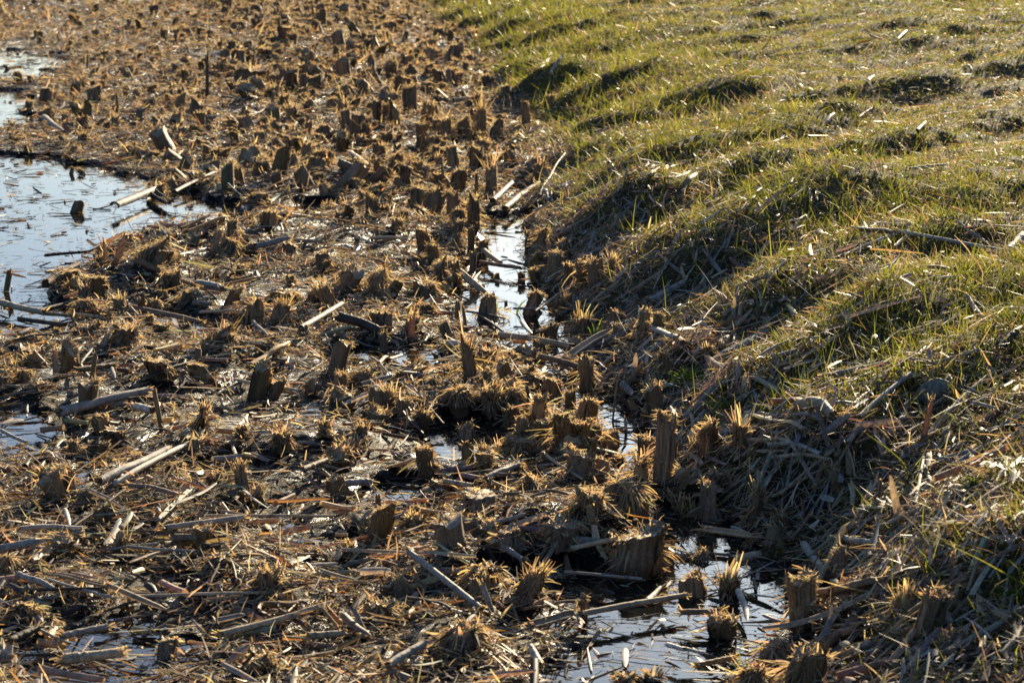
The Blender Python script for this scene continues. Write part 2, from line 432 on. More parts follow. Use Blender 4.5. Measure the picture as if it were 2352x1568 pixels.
def build_litter():
    rng = np.random.RandomState(21)
    acc = Acc()
    # fine shreds
    x, y = scatter(rng, 590000, 3.1, 34, 1.30)
    s = gs(x, y); z = gz(x, y)
    patch = sstep(-.28, .22, straw_patch(x, y))
    keep = np.where(s < 0.05, np.where(z > -0.006, np.clip(0.30 + 0.85 * patch, .12, 1), np.where(z > -.03, .40, np.where(y < 6.2, .12, .05))), np.clip(1.05 - s / .75, 0, 1) * sstep(12, 7, y) + .03)
    keep = keep * np.where(s < .05, 1 - .45 * sstep(8, 13, y), 1)
    m = rng.rand(len(x)) < keep
    x, y, s, z = x[m], y[m], s[m], z[m]; n = len(x)
    k = scale_y(y, .7)
    L = (0.010 + 0.038 * rng.rand(n) ** 2) * k; W = (0.0014 + 0.0032 * rng.rand(n) ** 2) * k
    zz = np.maximum(z, 0.002) + 0.002 + np.where(z > 0, 0.026 * rng.rand(n) ** 1.7 * k, 0)
    D = rnd_dirs(rng, n, -0.15, 0.45)
    up = rng.rand(n) < 0.10
    D[up] = rnd_dirs(rng, up.sum(), .5, 1.2)
    D[z < 0, 2] *= 0.05
    P0 = np.stack([x, y, zz], 1) - D * L[:, None] * 0.5 * (1 - up[:, None])
    bend = rng.randn(n, 3) * 0.18; bend[:, 2] -= 0.10
    bend[z < 0] *= 0.15
    P = curve(P0, D, L, 3, bend)
    P[:, :, 2] = np.maximum(P[:, :, 2], np.maximum(z, 0.0015)[:, None])
    roll = np.stack([rng.randn(n) * .5, rng.randn(n) * .5, np.ones(n)], 1)
    taper = np.array([.8, 1, .35])[None]
    c = pick(rng, 'tsgobd', [28, 26, 13, 5, 16, 18], n)
    acc.add(*ribbons(P, W[:, None] * taper, roll, c))
    o = acc.build('reed_litter', M_FIBRE); tag(o, 'fine shredded straw litter strewn over the dark mud', None, None, 'stuff')

    # flat leaf scraps and short broken pieces
    rng = np.random.RandomState(22); acc = Acc()
    x, y = scatter(rng, 148000, 3.1, 34, 1.0)
    s = gs(x, y); z = gz(x, y)
    keep = np.where(s < 0.1, np.where(z > -0.006, .26 + .50 * sstep(-.28, .22, straw_patch(x, y)), np.where(z > -.03, .25, np.where(y < 6.2, .16, .11))), np.clip(1.12 - s / .75, 0, 1) * sstep(13, 8, y) + .02)
    m = rng.rand(len(x)) < keep
    x, y, s, z = x[m], y[m], s[m], z[m]; n = len(x)
    k = scale_y(y, .35)
    L = (0.018 + 0.115 * rng.rand(n) ** 2.0) * k; W = (0.003 + 0.010 * rng.rand(n) ** 2) * k
    zz = np.maximum(z, 0.002) + 0.003 + np.where(z > 0, 0.024 * rng.rand(n) ** 1.7, 0)
    D = rnd_dirs(rng, n, -0.08, 0.2)
    onb = s > 0
    zz = zz + np.where(onb, .004 + .016 * rng.rand(n), 0)
    L = L * np.where(onb, 1.25, 1.0)
    # pieces on the bank lie along its slope
    ax = rng.randn(n) * 0.55 + math.radians(62)
    D[onb, 0] = np.cos(ax[onb]); D[onb, 1] = np.sin(ax[onb]); D[onb, 2] = 0
    e = 0.03
    gx = (gz(x + e, y) - gz(x - e, y)) / (2 * e); gy = (gz(x, y + e) - gz(x, y - e)) / (2 * e)
    wet = z < 0
    sl = np.where(wet, 0, 1)
    D[:, 2] += sl * (gx * D[:, 0] + gy * D[:, 1])
    D = unit(D)
    P0 = np.stack([x, y, zz], 1) - D * L[:, None] * 0.5
    bend = rng.randn(n, 3) * np.array([.10, .10, .06]); bend[wet] *= 0.2
    P = curve(P0, D, L, 4, bend)
    lo = np.maximum(gz(P[:, :, 0], P[:, :, 1]), 0.001)
    P[:, :, 2] = np.maximum(P[:, :, 2], lo + 0.001)
    roll = np.stack([rng.randn(n) * .45 - gx * sl, rng.randn(n) * .45 - gy * sl, np.ones(n)], 1)
    taper = np.array([.75, 1, .95, .4])[None] * (0.85 + .3 * rng.rand(n, 4))
    c = np.where(onb[:, None], pick(rng, 'tsgpb', [26, 12, 28, 1, 26], n), pick(rng, 'tsgobrdp', [25, 18, 16, 5, 16, 4, 18, 4], n))
    c = np.where(wet[:, None], pick(rng, 'dbg', [60, 30, 10], n), c)
    acc.add(*ribbons(P, W[:, None] * taper, roll, c, 3, 0.22))
    # short broken stems
    x, y = scatter(rng, 8000, 3.1, 30, 1.0); s = gs(x, y); z = gz(x, y)
    m = (z > -0.004) & ((s < 0.1) | (rng.rand(len(x)) < np.clip(.6 - s, 0, 1) * sstep(11, 7, y))); x, y, s, z = x[m], y[m], s[m], z[m]; n = len(x)
    L = 0.02 + 0.11 * rng.rand(n) ** 2 + np.where(s > 0, .10 * rng.rand(n), 0); R = 0.002 + 0.005 * rng.rand(n) ** 1.5
    D = rnd_dirs(rng, n, -.06, .25)
    ax = rng.randn(n) * .6 + math.radians(60); ob = s > 0
    gx = (gz(x + e, y) - gz(x - e, y)) / (2 * e); gy = (gz(x, y + e) - gz(x, y - e)) / (2 * e)
    D[ob] = np.stack([np.cos(ax), np.sin(ax), gx * np.cos(ax) + gy * np.sin(ax)], 1)[ob]; D = unit(D)
    P0 = np.stack([x, y, np.maximum(z, 0) + R + .003 + .014 * rng.rand(n) + .008 * ob], 1) - D * L[:, None] * .5
    P = curve(P0, D, L, 4, rng.randn(n, 3) * .04)
    acc.add(*tubes(P, R[:, None] * (0.85 + .3 * rng.rand(n, 4)), 7, pick(rng, 'tsgbrd', [25, 20, 22, 14, 9, 10], n)))
    o = acc.build('straw_litter', M_LEAF); tag(o, 'flat leaf scraps and short broken stems lying on the mud and bank foot', None, None, 'stuff')

# ------------------------------------------------------------------ stump builder
def stump_parts(rng, kind, w, h, lean=(0.0, 0.0), wet=0.5, detail=1.0, pal=None):
    """Returns (stalk, frayed_top, dry_skirt) collectors around the origin, base at z = 0 (sunk 3 cm)."""
    st, fr, sk = Acc(), Acc(), Acc()
    NS = max(9, int(34 * detail)); NR = max(4, int(9 * detail))
    R = w / 2
    lean = np.array([lean[0], lean[1], 0.0])
    asp = 0.62 + 0.33 * rng.rand(); rot = rng.rand() * math.pi
    th = np.linspace(0, 2 * math.pi, NS, endpoint=False)
    rib = 1 + 0.12 * np.sin(th * rng.randint(3, 6) + rng.rand() * 6) + 0.06 * np.sin(th * rng.randint(7, 11) + rng.rand() * 6) + 0.05 * rng.randn(NS)
    ex = np.cos(th) * rib; ey = np.sin(th) * rib * asp
    cx = ex * math.cos(rot) - ey * math.sin(rot); cy = ex * math.sin(rot) + ey * math.cos(rot)
    wid = max(cx.max() - cx.min(), 1e-6); cx *= 2 / wid; cy *= 2 / wid
    base_c = np.array(pal) if pal is not None else PAL['t'] * (0.34 + 0.34 * rng.rand() ** 1.3) * np.array([1.0, 0.82 + .1 * rng.rand(), 0.62 + .2 * rng.rand()])
    hb = h if kind in ('b', 'm', 'p') else h * (0.55 + 0.2 * rng.rand())
    if kind == 'm': hb = h * 0.78
    jag = {'b': .045, 'm': .12, 's': .24, 'p': .05, 'f': .1}[kind]
    ht = hb * (1 + jag * (0.6 * np.repeat(rng.randn(NS // 3 + 1), 3)[:NS] + 0.5 * rng.randn(NS)).clip(-1.6, 1.2))
    lob = np.interp(th, np.linspace(0, 2 * math.pi, 6), np.append(rng.randn(5), 0) * np.array([1, 1, 1, 1, 1, 0])); lob[-2:] *= .5
    ht = ht * (1 + (.09 if kind in 'bm' else .04) * lob.clip(-1.8, 1.1))
    slope = 0.20 * rng.randn() * min(hb, w)
    ht = ht + slope * cx
    zt = np.linspace(0, 1, NR)
    scol = base_c[None] * (0.75 + 0.5 * rng.rand(NS, 1))
    dark = rng.rand(NS) < 0.18
    scol[dark] *= 0.45
    flare = 1.12 - 0.16 * zt + (0.05 * zt ** 6 if kind != 'p' else 0)
    wob = 0.035 * rng.randn(NR, NS) + 0.10 * np.interp(zt, np.linspace(0, 1, 5), rng.randn(5))[:, None] * np.ones((1, NS))
    if pal is None: lean = lean + np.array([rng.randn(), rng.randn(), 0]) * .10 * h
    X = cx[None] * R * flare[:, None] * (1 + wob); Y = cy[None] * R * flare[:, None] * (1 + wob)
    Z = -0.03 + zt[:, None] * (ht[None] + 0.03)
    lf = (np.clip(Z, 0, None) / max(h, 1e-6))
    X = X + lean[0] * lf; Y = Y + lean[1] * lf
    wl = sstep(0.50 * h, 0.0, Z) * wet                         # the wet, mud-stained foot
    C = scol[None] * (1 - wl[..., None]) + np.array([.045, .034, .022])[None, None] * wl[..., None]
    idx = np.arange(NR * NS).reshape(NR, NS); nx = np.roll(idx, -1, 1)
    F = np.stack([idx[:-1], nx[:-1], nx[1:], idx[1:]], -1)
    st.add(np.stack([X, Y, Z], -1), F, C)
    # cut top: sunken pith
    top = np.stack([X[-1], Y[-1], Z[-1]], -1); cen = top.mean(0)
    rings = [top]
    for q, dz in ((.72, -.03), (.35, -.05), (.03, -.03)):
        r_ = cen + (top - cen) * q; r_[:, 2] = cen[2] + dz * min(h, w) + 0.10 * R * rng.randn(NS) * q + (top[:, 2] - cen[2]) * q * .6
        rings.append(r_)
    Vt = np.stack(rings); it = np.arange(4 * NS).reshape(4, NS); nt_ = np.roll(it, -1, 1)
    Ft = np.stack([it[:-1], nt_[:-1], nt_[1:], it[1:]], -1)
    st.add(Vt, Ft, PAL['t'][None] * 0.9 * (0.5 + .8 * rng.rand(4 * NS, 1)))
    # loose sheath shells wrapped round the stalk
    nsh = {'b': 5, 'm': 4, 's': 6, 'p': 1, 'f': 2}[kind]
    nsh = int(round(nsh * min(1, detail)))
    for q in range(nsh):
        a0 = rng.rand() * 2 * math.pi; da = 0.5 + 1.0 * rng.rand(); K = 7; S = 6
        hh = hb * (0.55 + 0.6 * rng.rand()); out = 1.05 + 0.05 * q / 2 + .04 * rng.rand(); peel = (0.25 if rng.rand() < .3 else 0.05) * rng.rand()
        tt = np.linspace(0, 1, S); aa = a0 + np.linspace(0, da, K)
        pt = 1 + 0.10 * rng.randn(K); pt[0] -= .12; pt[-1] -= .12
        rr = np.interp(aa % (2 * math.pi), np.append(th, 2 * math.pi), np.append(np.hypot(cx, cy), np.hypot(cx, cy)[0]))
        ang = np.interp(aa % (2 * math.pi), np.append(th, 2 * math.pi), np.append(np.unwrap(np.arctan2(cy, cx)), np.unwrap(np.arctan2(cy, cx))[0] + 2 * math.pi))
        ZZ = tt[:, None] * hh * pt[None]
        rad = R * rr[None] * (out + peel * tt[:, None] ** 2 * 2) * (1.12 - .16 * (ZZ / max(hb, 1e-6)).clip(0, 1))
        lf2 = ZZ / max(h, 1e-6)
        XX = rad * np.cos(ang)[None] + lean[0] * lf2; YY = rad * np.sin(ang)[None] + lean[1] * lf2
        cc = base_c * (0.8 + 0.6 * rng.rand())
        w2 = sstep(0.30 * h, 0.0, ZZ)[..., None] * wet
        CC = cc[None, None] * (0.85 + .3 * rng.rand(1, K, 1)) * (1 - w2) + np.array([.045, .034, .022]) * w2
        ii = np.arange(S * K).reshape(S, K)
        st.add(np.stack([XX, YY, ZZ - .004], -1), np.stack([ii[:-1, :-1], ii[:-1, 1:], ii[1:, 1:], ii[1:, :-1]], -1), CC)
    # splinters
    nsp = int({'b': 4, 'm': 6, 's': 38, 'p': 1, 'f': 3}[kind] * (0.6 + .8 * rng.rand()) * min(1, detail + .2))
    if nsp:
        i = rng.randint(0, NS, nsp); q = 0.5 + .5 * rng.rand(nsp)
        P0 = cen[None] + (top[i] - cen[None]) * q[:, None]; P0[:, 2] = hb * (0.55 + .35 * rng.rand(nsp))
        o2 = unit((top[i] - cen[None]) * np.array([1, 1, 0]))
        spread = (0.05 + 0.55 * rng.rand(nsp) ** 1.6) if kind == 's' else 0.12 * rng.rand(nsp)
        D = unit(o2 * spread[:, None] + np.array([0, 0, 1.0]) + rng.randn(nsp, 3) * .16 + lean[None] / max(h, 1e-6) * .7)
        L = (h - P0[:, 2]).clip(.1 * h, None) * (0.35 + .9 * rng.rand(nsp) ** 1.3)
        if kind in 'bmp': L = h * (.15 + .22 * rng.rand(nsp))
        W = np.minimum(R * .5, .0022 + .0045 * rng.rand(nsp) ** 1.5)
        P = curve(P0, D, L, 4, o2 * (.25 * rng.rand(nsp) - .05)[:, None] + rng.randn(nsp, 3) * .14)
        fr.add(*ribbons(P, W[:, None] * np.array([1, .95, .8, .35])[None], o2, pick(rng, 'tsgb', [5, 5, 1, 2], nsp), 3, .2))
    # torn fibres on the cut
    nf = int({'b': 420, 'm': 520, 's': 340, 'p': 40, 'f': 16}[kind] * detail * (0.7 + .6 * rng.rand()) * (0.5 + min(1.6, w / .04) * .5))
    if nf:
        ic = rng.randint(0, NS, 9); i = (ic[rng.randint(0, 9, nf)] + np.round(rng.randn(nf) * NS * .07).astype(int)) % NS; q = np.sqrt(rng.rand(nf))
        P0 = cen[None] + (top[i] - cen[None]) * q[:, None]; P0[:, 2] += (-0.10 + .06 * rng.randn(nf)) * min(h, w) * (1 - q) - .004
        o2 = unit((top[i] - cen[None]) * np.array([1, 1, 0]) + rng.randn(nf, 3) * .3 * np.array([1, 1, 0]))
        e = rng.rand(nf)
        D = unit(o2 * (0.2 + 1.5 * e * q)[:, None] + np.array([0, 0, 1.0]) * (0.9 - .4 * e)[:, None] + rng.randn(nf, 3) * .50)
        sc = {'b': .25, 'm': .40, 's': .30, 'p': .4, 'f': .25}[kind] * min(h, 1.8 * w)
        L = sc * (0.25 + .85 * rng.rand(nf) ** 1.8)
        W = .0012 + .0020 * rng.rand(nf)
        bend = o2 * .25 + np.array([0, 0, -1.0]) * ({'m': .9}.get(kind, .3) * (.3 + rng.rand(nf)))[:, None] + rng.randn(nf, 3) * .3
        P = curve(P0, D, L, 4, bend)
        roll = rng.randn(nf, 3)
        c = pick(rng, 'tsgp', [5, 5, 1.2, 1], nf) * 1.05
        fr.add(*ribbons(P, W[:, None] * np.array([1, .9, .75, .4])[None], roll, c))
    # drooping shreds down the flanks / straw heaped round the foot
    nk = int({'b': 60, 'm': 260, 's': 80, 'p': 4, 'f': 6}[kind] * detail * (.6 + .8 * rng.rand()))
    if nk:
        ac = rng.rand(11) * 2 * math.pi; a = ac[rng.randint(0, 11, nk)] + rng.randn(nk) * .35
        o2 = np.stack([np.cos(a), np.sin(a), 0 * a], 1)
        zf = rng.rand(nk) * (1.0 if kind == 'm' else .75)
        P0 = o2 * R * 1.05; P0[:, :2] += lean[None, :2] * zf[:, None]; P0[:, 2] = zf * hb
        D = unit(o2 * (.35 + .7 * rng.rand(nk))[:, None] + np.array([0, 0, 1.0]) * (.5 * rng.rand(nk) - .55)[:, None] + rng.randn(nk, 3) * .2)
        L = h * (.25 + .55 * rng.rand(nk)); L = np.minimum(L, 1.6 * (P0[:, 2] + .012) + .01)
        bend = np.array([0, 0, -.5]) * rng.rand(nk)[:, None] + rng.randn(nk, 3) * .12
        W = .0012 + .0035 * rng.rand(nk) ** 2
        P = curve(P0, D, L, 4, bend); P[:, :, 2] = np.maximum(P[:, :, 2], .001 + .004 * rng.rand(nk)[:, None])
        c = pick(rng, 'tsgbd', [4, 4, 2, 2, 1], nk)
        sk.add(*ribbons(P, W[:, None] * np.array([.8, 1, .9, .5])[None], o2 + rng.randn(nk, 3) * .4, c))
    return st, fr, sk

def build_far_stubble(n_objects):
    """The crowded stubble: the n_objects stumps that show largest are things, the rest is one mass."""
    rng = np.random.RandomState(33)
    protos = []
    for q in range(22):
        kind = 'bmsmbmsmbsmbpsmbmsmbms'[q]
        w = {'p': .014}.get(kind, .036 + .016 * rng.rand()); h = {'b': .075, 'm': .06, 's': .085, 'p': .10}[kind] * (.8 + .4 * rng.rand())
        protos.append((kind, stump_parts(rng, kind, w, h, (rng.randn() * .012, rng.randn() * .012), .6, .42)))
    x, y = scatter(rng, 14000, 4.0, 33, 0.72)
    s = gs(x, y); z = gz(x, y)
    dens = np.where(s < 0.02, 1.0, 0)
    strip = np.exp(-((s + 1.2) / 1.4) ** 2)                      # thickest along the bank
    dens = dens * np.clip(0.20 + .8 * strip + .55 * fbm(x, y, .6, 91, 2), .05, 1) * np.where(y < 9.5, .42 + 1.1 * np.exp(-((s + .25) / .32) ** 2), 1.0)
    dens = dens * np.where(z < -.02, np.where(y > 9, .35, .04 + .3 * np.exp(-((s + .2) / .2) ** 2)), 1) * np.where(z < -.03, .5, 1)
    m = rng.rand(len(x)) < dens * .62
    # keep clear of the pools' middles
    x, y, z = x[m], y[m], z[m]
    px, py, dep = project(np.stack([x, y, z], 1))
    strip = np.exp(-((s[m] + .9) / 1.1) ** 2)
    zs = .7 + .45 * rng.rand(len(x))
    size = (0.42 + .85 * rng.rand(len(x)) ** 1.4) * np.where(y < 9.5, .80, (.85 + .30 * strip) * (1.0 + .25 * sstep(9, 20, y)))
    inside = (px > 15) & (px < 2337) & (py > 12) & (py < 1560)
    kinds = rng.randint(0, 22, len(x))
    hh = np.array([max(c[:, 2].max() for c in p[1][0].V) for p in protos])
    vis = np.where(inside, size * zs * hh[kinds] / dep, -1)
    order = np.argsort(-vis)
    ang = rng.rand(len(x)) * 6.283; tx = rng.randn(len(x)) * .32; ty = rng.randn(len(x)) * .28
    mass = Acc(); massf = Acc()
    me_cache = {}
    for r, i in enumerate(order):
        kind, (st, fr, sk) = protos[kinds[i]]
        base = np.array([x[i], y[i], max(z[i], -.01)])
        if r < n_objects and vis[i] > 0:
            if kinds[i] not in me_cache:
                me_cache[kinds[i]] = (st.mesh('stalk', M_STALK), fr.mesh('frayed_top', M_FIBRE))
            nm = {'b': 'reed_stump', 'm': 'shredded_reed_stump', 's': 'splintered_reed_stump', 'p': 'reed_stalk'}[kind]
            o = bpy.data.objects.new(nm, None); COL.objects.link(o); o.empty_display_size = .02
            o.location = base; o.rotation_euler = (ty[i], tx[i], ang[i]); o.scale = (size[i], size[i], size[i] * zs[i])
            far = y[i] > 9.3
            adj = {'b': 'small blunt cut reed stump', 'm': 'low shaggy shredded reed stump', 's': 'small splintered reed stump', 'p': 'thin cut reed stalk'}[kind]
            grp = {'b': 'blunt stumps', 'm': 'shaggy stumps', 's': 'splintered stumps', 'p': 'thin stalks'}[kind]
            tag(o, adj + (' in the crowded blurred stubble beyond the open pool' if far else ' half buried in strewn straw, among the bigger sharply seen stumps'),
                'reed stump', grp + (' of the crowded far stubble' if far else ' half buried among bigger ones'))
            for nme, me in zip(('stalk', 'frayed_top'), me_cache[kinds[i]]):
                c = bpy.data.objects.new(nme, me); COL.objects.link(c); c.parent = o
            continue
        ca, sa = math.cos(ang[i]) * size[i], math.sin(ang[i]) * size[i]
        M = np.array([[ca, -sa, tx[i] * size[i]], [sa, ca, ty[i] * size[i]], [0, 0, size[i] * zs[i]]])
        for src, dst in ((st, mass), (fr, massf), (sk, massf)):
            if not src.V: continue
            V = np.concatenate(src.V) @ M.T + base; dst.add(V, np.concatenate(src.F), np.concatenate(src.C))
    o = mass.build('reed_stubble', M_STALK); tag(o, 'mass of countless small cut stalks in the far stubble', None, None, 'stuff')
    o = massf.build('stubble_shreds', M_FIBRE); tag(o, 'torn fibres and shreds among the far stubble', None, None, 'stuff')

# ------------------------------------------------------------------ turf
def build_turf():
    rng = np.random.RandomState(44)
    def green_map(x, y, s):
        a1 = (x * 0.71 - y * 0.71); a2 = (x * 0.71 + y * 0.71)
        g = fbm(a1 / .25, a2 / .8, 1.0, 101, 3)
        crest = fbm(a1 / 0.36 * 1.0, a2 / 1.0, 1.0, 61, 3)
        old = fbm(x, y / 1.5, .8, 131, 3)
        return np.clip((1.02 + .50 * old) * sstep(.0, .55, s * np.clip((y / 6.0) ** 1.5, .65, 4.0)) * .80 + (.35 * g + .75 * crest) * (1 - .5 * sstep(1.2, 2.4, s)) * sstep(.02, .2, s), 0.02, 1)
    # dry thatch
    x, y = scatter(rng, 770000, 3.1, 36, 1.25, .40)
    s = gs(x, y); m = s > -0.03
    x, y, s = x[m], y[m], s[m]
    g = green_map(x, y, s)
    m = rng.rand(len(x)) < np.clip(sstep(-.04, .05, s) * (1.05 - .58 * g) * (1 - .35 * sstep(.8, 1.8, s)) * (1 - .45 * sstep(.7, .2, s) * sstep(8, 6, y)), 0, 1)
    x, y, s, g = x[m], y[m], s[m], g[m]; n = len(x)
    z = gz(x, y); k = scale_y(y, .6)
    e = .025
    gx = (gz(x + e, y) - gz(x - e, y)) / (2 * e); gy = (gz(x, y + e) - gz(x, y - e)) / (2 * e)
    az = np.arctan2(-gy - .15, -gx - .25) + rng.randn(n) * .9     # combed downhill
    el = np.abs(rng.randn(n)) * .38 + .02
    el = np.where(rng.rand(n) < .22, el + .6, el)
    D = np.stack([np.cos(az) * np.cos(el), np.sin(az) * np.cos(el), np.sin(el)], 1)
    D[:, 2] += gx * D[:, 0] + gy * D[:, 1]; D = unit(D)
    L = (.022 + .060 * rng.rand(n) ** 1.5) * np.maximum(1, k * .8) * (1 - .45 * sstep(.8, 2.0, s)); W = (.0012 + .0018 * rng.rand(n)) * k
    P = curve(np.stack([x, y, z + .003 + .012 * rng.rand(n)], 1), D, L, 4, np.array([0, 0, -.30]) + rng.randn(n, 3) * .22)
    c = pick(rng, 'sgtbp', [32, 26, 22, 16, 2], n) * .9
    acc = Acc(); acc.add(*ribbons(P, W[:, None] * np.array([1, 1, .8, .25])[None], rng.randn(n, 3) * .6 + np.array([0, 0, 1.0]), c))
    o = acc.build('dry_grass', M_THATCH); tag(o, 'dry tan grass matted over the bank slope', None, None, 'stuff')
    # living blades
    x, y = scatter(rng, 1330000, 3.1, 36, 1.25, .40)
    s = gs(x, y); m = s > 0.03; x, y, s = x[m], y[m], s[m]
    g = green_map(x, y, s)
    clump = sstep(-.1, .5, fbm(x, y, .07, 111, 2))
    m = rng.rand(len(x)) < np.clip(g * (.25 + .75 * clump) * 1.45 - .02, 0, 1)
    x, y, s, g = x[m], y[m], s[m], g[m]; n = len(x)
    z = gz(x, y); k = scale_y(y, .6)
    D = rnd_dirs(rng, n, .55, 1.5)
    tall = (rng.rand(n) < .05) * sstep(2.5, .4, s)
    L = (.018 + .030 * rng.rand(n)) * (1 + .35 * sstep(1.4, .6, s)) * (1 - .38 * sstep(.8, 1.8, s)) * np.maximum(1, k * .75) * (1 + 1.1 * tall); W = (.0014 + .0016 * rng.rand(n)) * k
    P = curve(np.stack([x, y, z - .002], 1), D, L, 4, rng.randn(n, 3) * .25 + np.array([0, 0, -.18]))
    t = rng.rand(n, 1)
    hue = fbm(x, y, .5, 121, 2)[:, None] * .5 + .5
    c = (np.array([.080, .110, .014]) * (1 - t) + np.array([.245, .235, .036]) * t) * (.75 + .5 * rng.rand(n, 1))
    c = c * (1 - .25 * hue) + np.array([.30, .25, .08]) * .25 * hue
    acc = Acc(); acc.add(*ribbons(P, W[:, None] * np.array([1, .95, .7, .15])[None], rng.randn(n, 3), c))
    o = acc.build('grass', M_GRASS); tag(o, 'short green grass growing over the bank and lawn', None, None, 'stuff')
    # pale chips lying in the lawn
    x, y = scatter(rng, 600, 3.4, 30, .9, .25); s = gs(x, y); m = s > .35; x, y = x[m], y[m]; n = len(x)
    L = .008 + .030 * rng.rand(n) ** 2; W = .003 + .005 * rng.rand(n)
    D = rnd_dirs(rng, n, -.1, .5)
    P = curve(np.stack([x, y, gz(x, y) + .014 + .012 * rng.rand(n)], 1), D, L, 4, rng.randn(n, 3) * .15)
    acc = Acc(); acc.add(*ribbons(P, W[:, None] * np.array([.7, 1, .9, .5])[None], rng.randn(n, 3) * .6 + np.array([0, 0, 1.]), pick(rng, 'ptgs', [3, 3, 3, 2], n), 3, .3))
    o = acc.build('straw_chips', M_LEAF); tag(o, 'pale chips of dead leaf scattered through the lawn', None, None, 'stuff')
